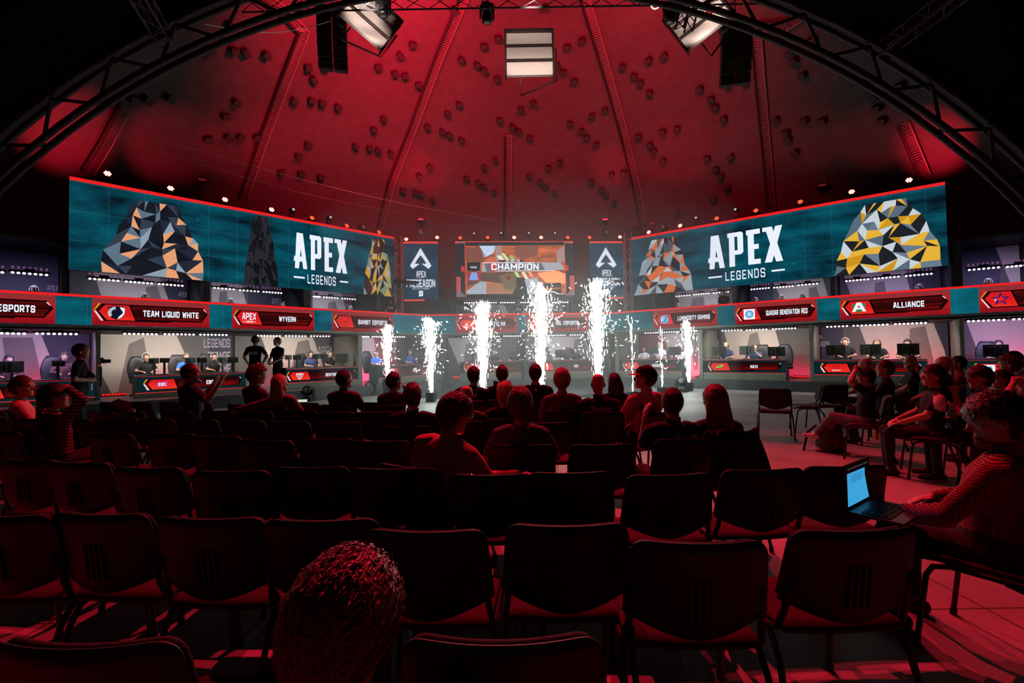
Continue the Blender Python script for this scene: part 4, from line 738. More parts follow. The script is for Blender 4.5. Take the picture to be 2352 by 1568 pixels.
m_eye = mat('eye', (.6, .58, .55), .2, 0, 0, 30); m_glass = mat('glasses frame', (.25, .2, .18), .3, .6, 0, 30); m_hs = mat('headset plastic', (.06, .06, .07), .35, 0, 0, 30); m_hsw = mat('silver headset', (.5, .5, .52), .35, .3, 0, 30)
def hand(b, w, d, nrm, k=1.0, curl=.5, side=1):
    """palm, four bent fingers and a thumb at wrist w; d along the forearm, nrm out of the back of the hand"""
    d = Vector(d).normalized(); nrm = Vector(nrm); nrm = (nrm - d * nrm.dot(d)).normalized(); sx = d.cross(nrm) * side; w = Vector(w)
    R = Matrix((sx, d, nrm)).transposed()
    b.ball(w + d * .05 * k, (.040 * k, .052 * k, .017 * k), 10, 7, R)
    for i, (o, ln) in enumerate(((-.030, .066), (-.010, .076), (.011, .072), (.030, .056))):
        p0 = w + d * .088 * k + sx * o * k; d1 = (d - nrm * curl * .8).normalized(); p1 = p0 + d1 * ln * .52 * k; d2 = (d - nrm * curl * 2.2).normalized(); p2 = p1 + d2 * ln * .50 * k
        b.cap(p0 - d * .02 * k, p1, .0098 * k, .0088 * k, 7); b.cap(p1, p2, .0088 * k, .0076 * k, 7)
    p0 = w + d * .03 * k - sx * .034 * k; p1 = p0 + (d * .55 - sx * .75 - nrm * .2).normalized() * .040 * k; p2 = p1 + (d * .95 - sx * .15 - nrm * .4).normalized() * .032 * k
    b.cap(p0, p1, .0125 * k, .0105 * k, 7); b.cap(p1, p2, .0105 * k, .0088 * k, 7)
def head_shape(b, M):
    X = lambda x, y, z: M @ Vector((x, y, z))
    R = M.to_3x3()
    # skull and face as rings from chin to crown: z, centre y, half width, half depth
    prof = [(-.118, .058, .018, .018), (-.108, .050, .036, .036), (-.085, .030, .052, .062), (-.055, .016, .061, .078), (-.02, .006, .067, .089), (.02, .0, .072, .096), (.055, -.006, .073, .097), (.085, -.010, .064, .084), (.105, -.012, .046, .060), (.117, -.012, .022, .028)]
    b.rings([[X(hw * math.cos(2 * PI * j / 18), cy_ + hd * math.sin(2 * PI * j / 18), z) for j in range(18)] for z, cy_, hw, hd in prof])
    b.cap(X(0, .094, .012), X(0, .110, -.028), .008, .013, 8)               # nose
    b.cap(X(-.012, .096, -.030), X(.012, .096, -.030), .008, .008, 6)
    b.cap(X(-.034, .088, .030), X(-.008, .094, .026), .009, .008, 6); b.cap(X(.034, .088, .030), X(.008, .094, .026), .009, .008, 6)   # brow
    b.cap(X(-.020, .088, -.060), X(.020, .088, -.060), .007, .007, 6); b.cap(X(-.016, .086, -.072), X(.016, .086, -.072), .008, .008, 6)   # lips
    b.ball(X(0, .080, -.100), (.020, .018, .016), 8, 6, R)                                                                               # chin
    for s in (-1, 1): b.ball(X(s * .045, .066, -.022), (.020, .018, .018), 8, 6, R); b.ball(X(s * .076, -.012, -.008), (.010, .020, .033), 8, 6, R @ Matrix.Rotation(s * .3, 3, 'Z')); b.ball(X(s * .032, .083, .010), (.013, .010, .010), 8, 6, R)
def hair_mesh(M, style, seed=0, length=.30, wind=0.0, strands=0):
    rnd = random.Random(seed); b = MB(); X = lambda p: M @ Vector(p); nu, nv = 40, 24
    curly = style == 'curly'; g = {'short': 1.15, 'curly': 1.28, 'shaved': 1.02, 'long': 1.16, 'bob': 1.27, 'spiky': 1.18, 'messy': 1.22}.get(style, 1.1)
    amp = {'short': .006, 'curly': .020, 'shaved': .0008, 'long': .004, 'bob': .010, 'spiky': .012, 'messy': .014}.get(style, .006); fr = 34 if curly else 26
    vs = []; cen = Vector((0, -.014, .016))
    for i in range(nv + 1):
        a = PI * i / nv
        for j in range(nu):
            t = 2 * PI * j / nu; d = Vector((math.sin(a) * math.cos(t), math.sin(a) * math.sin(t), math.cos(a)))
            q = noise.noise(Vector((d.x * fr * .16, d.y * fr * .16, d.z * fr * (.16 if curly else .05))) + Vector((seed * 3.1, 0, 0))); q2 = noise.noise(d * 14 + Vector((seed, 2, 5)))
            r = g + (q * amp + q2 * amp * .5) / .09
            low = max(0, -d.z); rr = Vector((.079 * r, .101 * r, .103 * (r if d.z > 0 else 1.15)))
            p = cen + Vector((d.x * rr.x, d.y * rr.y, d.z * rr.z))
            vs.append(p)
    keep = []
    for i in range(nv):
        for j in range(nu):
            f = (i * nu + j, (i + 1) * nu + j, (i + 1) * nu + (j + 1) % nu, i * nu + (j + 1) % nu)
            c = sum((vs[k] for k in f), Vector()) / 4
            hl = .062 if style != 'messy' else .045
            if c.y > .035 and c.z < hl: continue
            if c.y > -.015 and c.z < (-.0 if style in ('bob', 'long') else .012): continue
            if c.z < (-.096 if style in ('bob', 'long', 'messy') else -.082): continue
            keep.append(f)
    b.add([X(v) for v in vs], keep)
    nt__ = {'spiky': 260, 'messy': 220, 'curly': 420, 'short': 120, 'bob': 140, 'long': 80}.get(style, 0)
    for k in range(nt__):
        f = rnd.choice(keep); p = (vs[f[0]] + vs[f[1]] + vs[f[2]]) / 3
        if curly: b.ball(X(p), rnd.uniform(.008, .016), 6, 4); continue
        o = (p - cen).normalized(); dn = Vector((rnd.uniform(-.6, .6), rnd.uniform(-1.6, .2), rnd.uniform(-1.6, .3))); ln = rnd.uniform(.008, .022) * (1.6 if style == 'spiky' else 1)
        tip = p + (o * .8 + dn * .9).normalized() * ln; s_ = o.orthogonal().normalized() * .0013; s2 = o.cross(s_)
        b.add([X(p + s_), X(p - s_ + s2), X(p - s_ - s2), X(tip)], [(0, 1, 3), (1, 2, 3), (2, 0, 3)])
    for k in range(strands):
        f = rnd.choice(keep); p = (vs[f[0]] + vs[f[2]]) / 2; pts = []; sw = rnd.uniform(-.5, .5); wd = .0011 if k % 3 else .0028
        for i in range(5):
            o = (p - cen).normalized(); fl = Vector((sw * .6 + .25 * noise.noise(p * 30), -.75, -.65 - .5 * (o.y < 0))); fl = (fl - o * fl.dot(o)).normalized()
            pts.append((p + o * (.001 + .010 * i / 4 * rnd.random() ** 2), fl.cross(o) * wd)); p = p + fl * rnd.uniform(.010, .016); q = p - cen; kk = math.sqrt((q.x / (.079 * g)) ** 2 + (q.y / (.101 * g)) ** 2 + (q.z / (.103 * g)) ** 2); p = cen + q / max(kk, .3)
        b.add([X(a + e * sg) for a, e in pts for sg in (-1, 1)], [(2 * i, 2 * i + 1, 2 * i + 3, 2 * i + 2) for i in range(4)])
    if style == 'long':
        rr = []; nn = 36
        for i in range(12):
            q = i / 11; z = .045 - (length + .05) * q; rx = .083 + .030 * math.sin(q * PI * .8) ; ry = .072 - .032 * q; cyy = -.045 - .03 * math.sin(min(1, q * 1.6) * PI / 2)
            ring = []
            for j in range(nn):
                t = PI * .93 + (PI * 1.14) * j / (nn - 1); wv = 1 + .05 * math.sin(j * 2.3 + q * 3) + .05 * noise.noise(Vector((j * .9, q * 4, seed)))
                fall = 1 - .14 * q * rnd.random() if i == 11 else 1
                ring.append(X((rx * wv * math.cos(t) + wind * q * q, cyy + ry * wv * math.sin(t), z * fall)))
            for j in range(nn):
                t = PI * 2.07 - (PI * 1.14) * j / (nn - 1); ring.append(X((rx * .86 * math.cos(t) + wind * q * q, cyy + ry * .72 * math.sin(t), z)))
            rr.append(ring)
        b.rings(rr)
    return b
def seg_dist(P, a, b_):
    import numpy as np
    a = np.array(a); b_ = np.array(b_); d = b_ - a; t = np.clip(((P - a) @ d) / max(1e-9, d @ d), 0, 1)
    return np.linalg.norm(P - (a + t[:, None] * d), axis=1)
SIT = dict(pel=(0, 0, .535), N=(0, -.05, 1.045), hipz=.525, knee=((-.14, .43, .53), (.14, .43, .53)), ank=((-.14, .42, .09), (.14, .42, .09)))
STD = dict(pel=(0, 0, .95), N=(0, 0, 1.475), hipz=.93, knee=((-.10, .02, .50), (.10, .03, .50)), ank=((-.11, -.01, .09), (.11, .0, .09)))
ARMS = {'lap': ((.25, .06, .76), (.12, .32, .64)), 'side': ((.24, -.03, -.30), None)}
import numpy as np
def build_person(sit=True, lean=(0, 0), head=(0, 0, 0), arms=(None, None), legs=None, drop=0.0, twist=0.0, girth=1.0, vox=.011, sleeve='short', shirt=None, trousers=None, shoes=None, skin=None, hair=('short', HB_), hairlen=.3, seed=1, curl=.5, hands=True, wind=0.0, hn=None, collar=False, neckfwd=.02):
    B = SIT if sit else STD; b = MB(); pel = Vector(B['pel']); N_ = Vector(B['N']) + Vector((lean[0], lean[1], -drop)); segs = []
    up = (N_ - pel).normalized(); tw = Matrix.Rotation(twist, 3, 'Z'); sx = tw @ Vector((1, 0, 0)); sx = (sx - up * sx.dot(up)).normalized(); sy = up.cross(sx)
    L = (N_ - pel).length
    def ring(q, rx, ry, oy=0): c = pel + up * L * q + sy * oy; return [c + sx * rx * g_ * math.cos(2 * PI * j / 18) + sy * ry * g_ * math.sin(2 * PI * j / 18) * (1.0) for j in range(18)]
    g_ = girth
    b.rings([ring(-.16, .10, .08), ring(-.10, .155, .115), ring(.02, .172, .122), ring(.22, .152, .108, .01), ring(.42, .152, .108, .015), ring(.62, .168, .112, .015), ring(.78, .178, .108, .005), ring(.88, .165, .09), ring(.96, .115, .07), ring(1.01, .065, .058)])
    segs += [(pel - up * .06, pel + up * .03, .165 * g_, 'trousers'), (pel + up * .10, pel + up * L * .8, .15 * g_, 'shirt')]
    for s in (-1, 1): segs.append((pel + up * L * .88, N_ - up * .055 + sx * s * .13 * g_, .07, 'shirt'))
    # head and neck
    hy, hp, hr = head; RH = Matrix.Rotation(hy, 4, 'Z') @ Matrix.Rotation(hp, 4, 'X') @ Matrix.Rotation(hr, 4, 'Y')
    hc = N_ + up * .05 + Vector((0, neckfwd, .055)) + RH.to_3x3() @ Vector((0, .012, .085))
    M = Matrix.Translation(hc) @ RH @ Matrix.Scale(1.07, 4)
    b.cap(N_ - up * .03, M @ Vector((0, -.018, -.05)),   .056, .050, 12); segs.append((N_ + up * .028, M @ Vector((0, -.01, -.05)), .052, 'skin')); segs.append((M @ Vector((0, 0, -.05)), M @ Vector((0, 0, .06)), .09, 'skin'))
    head_shape(b, M)
    top = M @ Vector((0, -.012, .125))
    wr = []
    for i, s in enumerate((-1, 1)):
        S = N_ - up * .065 + sx * s * .182 * g_ ; A = arms[i]
        if A is None: A = ((s * .235, .07 + lean[1] * .6, .80), (s * .11, .33, .655)) if sit else ((s * .245, -.03, 1.16), (s * .26, .06, .92))
        E, W_ = Vector(A[0]), Vector(A[1])
        # keep limb lengths human
        E = S + (E - S).normalized() * min(.30, max(.26, (E - S).length)); W_ = E + (W_ - E).normalized() * min(.265, max(.23, (W_ - E).length))
        b.cap(N_ - up * .045 + sx * s * .10 * g_, S, .066, .060, 12); b.cap(S, E, .056 * (.5 + .5 * g_), .042, 12); b.cap(E, W_, .043, .029, 12); 
        b.cap(E.lerp(W_, .15), E.lerp(W_, .4), .044, .040, 12)
        wr.append(W_)
        nr = Vector(hn[i]) if hn and hn[i] else Vector((0, 0, 1)) if sit else Vector((s, 0, 0))
        dd = (W_ - E).normalized()
        if abs(nr.normalized().dot(dd)) > .95: nr = Vector((0, 1, 0))
        if hands: hand(b, W_ - dd * .005, dd, nr, 1.0, curl, s)
        if sleeve == 'long': segs += [(S, E, .05, 'shirt'), (E, W_ - dd * .03, .035, 'shirt')]
        elif sleeve == 'none': segs += [(S, E, .05, 'skin')]
        else: segs += [(S, S.lerp(E, .62), .05, 'shirt'), (S.lerp(E, .86), E, .042, 'skin')]
        if sleeve != 'long': segs.append((E, W_, .035, 'skin'))
        segs.append((W_ + dd * .02, W_ + dd * .15, .03, 'skin'))
        H_ = pel + Vector((s * .088 * g_, .0, -.01)); K, An = (Vector(legs[i][0]), Vector(legs[i][1])) if legs and legs[i] else (Vector(B['knee'][i]), Vector(B['ank'][i]))
        K = H_ + (K - H_).normalized() * min(.45, max(.40, (K - H_).length)); An = K + (An - K).normalized() * min(.44, max(.40, (An - K).length))
        if An.z < .085: An.z = .085
        b.cap(H_, K, .088 * (.4 + .6 * g_), .058, 14); b.cap(K, An, .056, .038, 12); b.cap(K.lerp(An, .15), K.lerp(An, .42), .054, .050, 12)
        fd = Vector((s * .12, 1, 0)).normalized()
        if legs and legs[i] and len(legs[i]) > 2: fd = Vector(legs[i][2]).normalized()
        sole = An + Vector((0, 0, -.05)); b.cap(sole - fd * .045, sole + fd * .06, .036, .036, 10); b.cap(sole + fd * .04 + Vector((0, 0, -.004)), sole + fd * .165 + Vector((0, 0, -.010)), .036, .026, 10)
        segs += [(H_, K, .07, 'trousers'), (K, An + (K - An).normalized() * .05, .045, 'trousers'), (sole - fd * .03, sole + fd * .16, .035, 'shoes'), (An, sole, .04, 'shoes')]
    me = b.mesh('tmp', SKIN); ob = bpy.data.objects.new('tmp', me); C.objects.link(ob)
    r = ob.modifiers.new('r', 'REMESH'); r.mode = 'VOXEL'; r.voxel_size = vox; r.use_smooth_shade = True
    sm = ob.modifiers.new('s', 'SMOOTH'); sm.iterations = 2; sm.factor = .45
    m2 = bpy.data.meshes.new_from_object(ob.evaluated_get(bpy.context.evaluated_depsgraph_get())); bpy.data.objects.remove(ob); bpy.data.meshes.remove(me)
    nv = len(m2.vertices); co = np.empty(nv * 3); m2.vertices.foreach_get('co', co); co = co.reshape(-1, 3)
    no = np.empty(nv * 3); m2.vertices.foreach_get('normal', no); no = no.reshape(-1, 3)
    D = np.stack([seg_dist(co, a, c) / rr for a, c, rr, _ in segs]); names = [s_[3] for s_ in segs]; lab = np.array(names)[D.argmin(0)]
    polys = [tuple(p.vertices) for p in m2.polygons]
    m2.name = 'person_body'; m2.materials.clear(); m2.materials.append(skin or SKIN)
    o = bpy.data.objects.new('person', m2); C.objects.link(o)
    for nm, part, mt, off in (('shirt', 'shirt' if sleeve != 'long' else 'long_sleeved_top', shirt or BLK, .010), ('trousers', 'trousers', trousers or DKJ, .008), ('shoes', 'shoe', shoes or SHOEB, .007)):
        if nm == 'shirt' and sleeve == 'short': part = 't_shirt'
        isin = lab == nm
        if nm == 'shoes':
            for sgn in (-1, 1):
                _sub(o, part, co, no, polys, isin & (co[:, 0] * sgn > -.0), mt, off)
        else: _sub(o, part, co, no, polys, isin, mt, off)
    if hair and hair[0] not in ('bald',):
        hb = hair_mesh(M, hair[0], seed, hairlen, wind, 2600 if vox < .0085 else 500 if vox < .0135 else 0); hb.build('hair', hair[1], o, True)
    return o, top, M, N_, up, sx, sy
def _sub(o, part, co, no, polys, isin, mt, off):
    fs = [p for p in polys if sum(isin[i] for i in p) * 2 >= len(p)]
    if not fs: return
    used = sorted({i for p in fs for i in p}); ix = {v: k for k, v in enumerate(used)}
    wr = np.array([noise.noise(Vector(co[i]) * 9) for i in used])
    vs = co[used] + no[used] * (off + .006 * wr[:, None])
    b = MB(); b.add([tuple(v) for v in vs], [tuple(ix[i] for i in p) for p in fs]); b.build(part, mt, o, True)
def headset(o, M, m=None):
    b = MB(); X = lambda p: M @ Vector(p)
    b.tube([X((.098 * math.cos(a), -.01, .015 + .122 * math.sin(a))) for a in [PI * i / 12 for i in range(13)]], .009, 6)
    for s in (-1, 1): b.ball(X((s * .092, -.008, -.005)), (.022, .040, .046), 10, 7, M.to_3x3())
    b.tube([X((-.09, .02, -.03)), X((-.07, .09, -.06)), X((-.03, .115, -.065))], .004, 5)
    b.build('headset', m or m_hs, o, True)
def glasses(o, M):
    b = MB(); X = lambda p: M @ Vector(p)
    for s in (-1, 1):
        b.tube([X((s * .033 + .024 * math.cos(a), .108, .010 + .018 * math.sin(a))) for a in [2 * PI * i / 14 for i in range(14)]], .002, 5, closed=True)
        b.tube([X((s * .057, .106, .012)), X((s * .080, .0, .012))], .002, 5)
    b.tube([X((-.01, .110, .012)), X((.01, .110, .012))], .002, 5); b.build('glasses', m_glass, o, True)
def eyes(o, M):
    for s in (-1, 1):
        b = MB(); b.ball(M @ Vector((s * .032, .088, .010)), .0115, 8, 6); b.build('eye', m_eye, o, True)
def place(o, top, u, v, y, face=0.0, z0=0.0, fit=True):
    """stand the figure so that the crown of its head shows at pixel u, v at distance y"""
    P_ = at(u, v, y); k = (P_.z - z0) / top.z if fit else 1.0; k = max(.84, min(1.12, k))
    R = Matrix.Rotation(face, 3, 'Z'); q = R @ Vector((top.x * k, top.y * k, 0))
    o.rotation_euler = (0, 0, face); o.scale = (k, k, k); o.location = (P_.x - q.x, P_.y - q.y, z0)
    return o
SEATED = []
def audience(u, v, y, label, face=None, row=None, chair=True, extra=None, **kw):
    hs = kw.pop('headset', False); gl = kw.pop('glasses', False); ey = kw.pop('eyes', False)
    kw.setdefault('vox', .009 if y < 6 else .012)
    o, top, M, N_, up, sx, sy = build_person(**kw)
    if face is None: face = aim(at(u, v, y).x, y, .7)
    place(o, top, u, v, y, face); tag(o, label, 'person', 'people watching from the chairs')
    if hs: headset(o, M)
    if gl: glasses(o, M)
    if ey: eyes(o, M)
    if extra: extra(o, M, N_, up, sx, sy)
    if chair:
        c = o.location; k = o.scale[0]
        off = Matrix.Rotation(face, 3, 'Z') @ Vector((0, .015, 0))
        if row is not None: row_seats[row].append([c.x + off.x, c.y + off.y, face, label])
        else: SEATED.append((c.x + off.x, c.y + off.y, face, label))
    return o, M
m_print = mat('faded print', (.85, .72, .72), .8, 0, 0, 40); m_printr = mat('red print', (.75, .14, .12), .8, 0, 0, 40); m_printw = mat('white print', (.75, .73, .72), .8, 0, 0, 40)
def back_print(txt, h, q, m_, width=None, off=.135, dx=0.0):
    def f(o, M, N_, up, sx, sy):
        c = N_ - up * q - sy * (off + .018) + sx * dx
        R = Matrix((sx, up, -sy)).transposed()
        bfont('lettering', txt, h, m_, o, c, R.to_euler(), .01, width)
    return f
def multi(*fs):
    def f(*a):
        for g in fs: g(*a)
    return f
def patch(w_, h_, q, m_, off=.13, dx=0.0, name='printed_patch'):
    def f(o, M, N_, up, sx, sy):
        b = MB(); c = N_ - up * q - sy * (off + .012) + sx * dx; R = Matrix((sx, sy, up)).transposed(); b.box(c, (w_, .01, h_), R); b.build(name, m_, o)
    return f
def cap_hat(crown, brim, back=False):
    def f(o, M, N_, up, sx, sy):
        b = MB(); X = lambda p: M @ Vector(p); rr = []
        for i in range(9):
            a = PI / 2 * i / 8; rr.append([X((.088 * math.cos(a) * math.cos(t), -.008 + .108 * math.cos(a) * math.sin(t), .035 + .095 * math.sin(a) ** .8)) if i < 8 else X((.004 * math.cos(t), -.008 + .004 * math.sin(t), .13)) for t in [2 * PI * j / 20 for j in range(20)]])
        b.rings(rr); c = b.build('cap', crown, o, True)
        b = MB(); vs = []
        for dz in (0, .006):
            for j in range(11):
                a = PI * (.08 + .84 * j / 10); vs.append(X((.085 * math.cos(a), .10 * math.sin(a) - .005, .040 + dz)))
            for j in range(11):
                a = PI * (.08 + .84 * j / 10); vs.append(X((.088 * math.cos(a), .10 * math.sin(a) + .075 * math.sin(a) ** .7, .030 - .012 * math.sin(a) + dz)))
        fs = []
        for j in range(10): fs += [(j, j + 1, 12 + j, 11 + j), (22 + j, 33 + j, 34 + j, 23 + j), (11 + j, 12 + j, 34 + j, 33 + j)]
        b.add(vs, fs); b.build('brim', brim, c, True)
    return f
# ------------------------------------------------------------------ the audience
PL_R = plaid('plaid red check', (.02, .008, .01), (.50, .07, .08), 30); PL_D = plaid('plaid dark check', (.008, .006, .008), (.30, .12, .14), 9); PL_G = plaid('plaid brown check', (.05, .03, .03), (.22, .15, .13), 14)
def hair_beard(o, M):
    b = MB(); X = lambda x, y, z: M @ Vector((x, y, z))
    b.tube([X(-.066, .03, -.035), X(-.058, .065, -.085), X(-.03, .09, -.11), X(0, .098, -.115), X(.03, .09, -.11), X(.058, .065, -.085), X(.066, .03, -.035)], [.010, .016, .020, .021, .020, .016, .010], 8)
    b.tube([X(-.03, .092, -.075), X(-.02, .10, -.046), X(.02, .10, -.046), X(.03, .092, -.075)], .007, 6); b.build('beard', HB_, o, True)
audience(50, 864, 5.5, 'person with glasses in a pale red shirt, seated below the desk reading 78', -.85, 1, head=(-.45, 0, 0), shirt=cloth('coral', (.50, .20, .18)), hair=('short', HBR), glasses=True, eyes=True, seed=3)
audience(122, 884, 4.5, 'person in a checked long sleeved shirt with both hands on the head', -.35, 2, head=(-.5, .05, 0), sleeve='long', shirt=PL_D, hair=('messy', HB_), seed=4, eyes=True, vox=.008,
         arms=(((-.33, .02, 1.20), (-.06, .06, 1.31)), ((.34, .04, 1.20), (.10, .04, 1.32))), hn=((0, -.3, 1), (0, -.3, 1)))
audience(437, 834, 6.55, 'bearded person in a navy T-shirt raising an open hand beside the boxed emblem desk', -.55, 0, head=(-.55, 0, 0), shirt=NVY, hair=('shaved', HBR), glasses=True, eyes=True, seed=5, vox=.008, girth=1.05,
         arms=(((-.20, .22, .86), (.0, .28, 1.08)), ((.44, -.02, .86), (.46, .14, 1.12))), hn=((0, 0, -1), (-.5, -.8, 0)), curl=.2,
         extra=lambda o, M, N_, up, sx, sy: hair_beard(o, M))
audience(592, 840, 6.5, 'person with curly reddish hair in a plum top, leaning to the blonde person', -.45, 0, head=(-.35, -.05, .1), sleeve='long', shirt=PURP, hair=('curly', hairm('red brown', (.20, .05, .03))), seed=6, lean=(.06, .02))
audience(640, 860, 6.2, 'person with long blonde hair in a grey top, arm along the chair backs', -.15, 0, head=(-.25, 0, -.15), sleeve='long', shirt=GRY, hair=('long', HBL), hairlen=.36, seed=7, wind=-.05,
         arms=(((-.46, -.10, .90), (-.72, -.12, .84)), None), lean=(-.03, .02))
audience(790, 850, 6.3, 'person with thick black hair in a dark polo shirt before the hexagon emblem desk', -.25, 0, head=(-.35, 0, 0), shirt=PURP, hair=('short', HB_), seed=8, girth=1.12)
audience(905, 855, 6.15, 'person in a dark T-shirt with a hand to the face before the first jets', -.1, 0, head=(-.6, -.05, 0), shirt=cloth('aubergine', (.05, .03, .05)), hair=('short', HB_), seed=9, arms=(None, ((.24, .16, .86), (.13, .20, 1.08))), hn=(None, (1, 0, 0)))
audience(948, 880, 4.35, 'person with brown hair in a dark jacket, alone in the third row before a jet', -.05, 2, sleeve='long', shirt=BLK, hair=('short', HBR), seed=10, girth=1.1, head=(-.15, 0, 0))
audience(1088, 842, 6.6, 'person in a black T-shirt with red back mark and one elbow out', 0, 0, head=(-.25, 0, 0), shirt=BLK, hair=('short', HB_), seed=11, lean=(.05, .06), arms=(((-.46, -.02, .86), (-.26, .16, .74)), None), extra=patch(.05, .035, .10, m_printr, .10, .04))
def hood(o, M, N_, up, sx, sy):
    b = MB(); b.tube([N_ + up * .035 + sx * .105 * math.cos(a) + sy * (.085 * math.sin(a) - .02) + up * .03 * math.cos(2 * a) for a in [2 * PI * i / 20 for i in range(20)]], .035, 8, closed=True); b.ball(N_ - sy * .085 - up * .05, (.11, .05, .09)); b.build('hood', BLK, o, True)
audience(1153, 839, 6.65, 'person in a black hooded top before the square maze emblem desk', 0, 0, sleeve='long', shirt=BLK, hair=('short', HBR), seed=12, extra=hood, girth=1.05)
audience(1229, 836, 6.4, 'person in a black shirt with a small red collar patch, hair against the third jet', 0, 0, shirt=BLK, hair=('short', HB_), seed=13, girth=1.05, extra=patch(.035, .04, .03, m_printr, .085, 0))
audience(1163, 877, 4.75, 'person with spiky sandy hair between the bald and the blonde person', .2, 2, shirt=BLK, hair=('spiky', HBL), seed=14, head=(.3, 0, .2), drop=.02)
audience(1290, 848, 5.3, 'person with a blonde bob in a brown checked top', 0, 1, sleeve='long', shirt=PL_G, hair=('bob', hairm('honey', (.32, .19, .09))), seed=15)
audience(1070, 889, 4.6, 'bald person in dark clothes mostly hidden behind the rust shirt', -.1, 2, shirt=cloth('dark wine', (.06, .015, .02)), hair=('bald', None), seed=16, girth=1.05)
audience(1056, 907, 2.95, 'person with glasses leaning over in a creased rust shirt', -.45, 3, sleeve='long', shirt=ROSE, hair=('messy', HGR), seed=17, head=(-.45, -.30, .12), lean=(.07, .14), drop=.03, glasses=True, vox=.007, girth=1.08,
         arms=(None, ((.30, .22, .76), (.46, .40, .74))), hn=(None, (0, 0, 1)), curl=.35)
audience(1194, 893, 3.42, 'person with light bobbed hair in a plain olive T-shirt, back to the camera', 0, 3, shirt=OLV, hair=('bob', HGR), seed=18, vox=.008, arms=(((-.29, .05, .78), (-.20, .30, .66)), ((.30, .05, .78), (.20, .30, .66))))
audience(1373, 857, 5.1, 'bald person in a black T-shirt lettered with a name, before the tallest jet', 0, 1, shirt=BLK, hair=('bald', None), seed=19, girth=1.2, arms=(((-.32, .03, .76), (-.24, .28, .66)), ((.32, .03, .76), (.2, .3, .66))), extra=multi(back_print('Taylor', .06, .085, m_print, .24, .138), patch(.09, .05, .165, m_print, .150, .02)))
audience(1410, 857, 6.1, 'person with long dark hair behind the bald lettered shirt', .1, 0, shirt=BLK, hair=('long', HB_), seed=20, hairlen=.2, head=(.1, 0, 0))
def sash(o, M, N_, up, sx, sy):
    b = MB()
    for k in (0,):
        b.tube([N_ - up * .10 - sx * .17 - sy * .10, N_ - up * .20 - sx * .05 - sy * .142, N_ - up * .30 + sx * .10 - sy * .135, N_ - up * .34 + sx * .17 - sy * .09], [.02, .04, .045, .03], 8)
    c = b.build('dark_panel', BLK, o, True)
audience(1484, 840, 5.0, 'person in a black cap with red brim and a pale two tone jacket', .45, 1, sleeve='long', shirt=cloth('pale jacket', (.50, .22, .22)), hair=('short', HB_), seed=21, head=(.75, .05, 0), girth=1.12, extra=multi(cap_hat(BLK, cloth('bright red', (.75, .02, .04))), sash))
audience(1543, 890, 3.55, 'person with shaved head in a black shirt with two large letters, raising a hand', .05, 3, shirt=BLK, hair=('shaved', HBR), seed=22, girth=1.14, vox=.008, head=(0, -.03, 0), arms=(((-.22, .16, .82), (-.17, .20, 1.07)), ((.31, .05, .78), (.2, .3, .66))), hn=((-1, -.3, 0), None), curl=.35, extra=multi(back_print('S A', .07, .09, m_print, .22, .140, .06), back_print('ALEKSANDR KRAVCHU', .03, .155, mat('dim print', (.14, .10, .10), .8), .50, .150, .03)))
audience(1642, 885, 3.6, 'person with very long straight auburn hair at the end of the fourth row', .1, 3, sleeve='long', shirt=BLK, hair=('long', HRD), seed=23, hairlen=.46, head=(.0, -.08, .06), vox=.008, wind=.05)
# right hand group, turned towards the stage
J1 = audience(1985, 845, 6.2, 'person in a black T-shirt with arms on the head, legs crossed in faded jeans', .95, None, head=(.1, -.15, 0), shirt=BLK, trousers=JEAN, shoes=SHOE, hair=('short', HB_), seed=31, vox=.008, arms=(((-.28, .20, 1.19), (-.06, .10, 1.34)), ((.28, .18, 1.19), (.07, .10, 1.34))), hn=((0, -.5, 1), (0, -.5, 1)),
         legs=(((.06, .42, .60), (.16, .66, .28), (.2, .95, .15)), ((.14, .43, .53), (.10, .50, .09))), extra=back_print('C', .05, .14, m_printr, None, .13))
audience(1988, 822, 8.3, 'bald person in a blue grey shirt behind the raised arms', .6, None, head=(.3, 0, 0), shirt=cloth('steel blue', (.08, .11, .17)), hair=('bald', None), seed=32)
audience(2033, 828, 6.9, 'person in a black T-shirt with white and red back lettering', .75, None, head=(.35, 0, 0), shirt=BLK, hair=('short', HBR), seed=33, eyes=True, extra=multi(back_print('SHOCK', .045, .19, m_printr, .19, .135), patch(.04, .05, .11, m_printr, .125)))
audience(2092, 816, 8.4, 'bald person in profile with a lime patch on the sleeve', 1.05, None, head=(.45, 0, 0), shirt=BLK, hair=('bald', None), seed=34, eyes=True, extra=lambda o, M, N_, up, sx, sy: patch(.10, .07, .20, cloth('lime', (.35, .65, .05)), .12, -.10)(o, M, N_, up, sx, sy))
def jersey(o, M, N_, up, sx, sy):
    b = MB()
    for s in (-1,):
        b.tube([N_ - up * .03 + sx * s * .10 - sy * .01, N_ - up * .07 + sx * s * .19, N_ - up * .13 + sx * s * .235, N_ - up * .20 + sx * s * .26], [.05, .068, .070, .064], 10)
    b.build('white_sleeve', WHI, o, True)
audience(2143, 838, 5.2, 'person in profile in a black jersey with white sleeves and back lettering', 1.0, None, head=(.45, .02, 0), shirt=BLK, hair=('short', HB_), seed=35, vox=.008, eyes=True, arms=(((-.27, .08, .78), (-.20, .34, .66)), None), extra=multi(back_print('ImperialHal', .04, .13, m_printr, .30, .13), jersey))
audience(2166, 820, 7.6, 'person with long wavy blonde hair behind the black jersey', .9, None, head=(.4, 0, 0), shirt=BLK, hair=('long', HBL), hairlen=.42, seed=36)
audience(2200, 818, 8.0, 'person in a red T-shirt next to the long blonde hair', .8, None, head=(.35, 0, 0), shirt=RDC, hair=('short', HBR), seed=37, eyes=True)
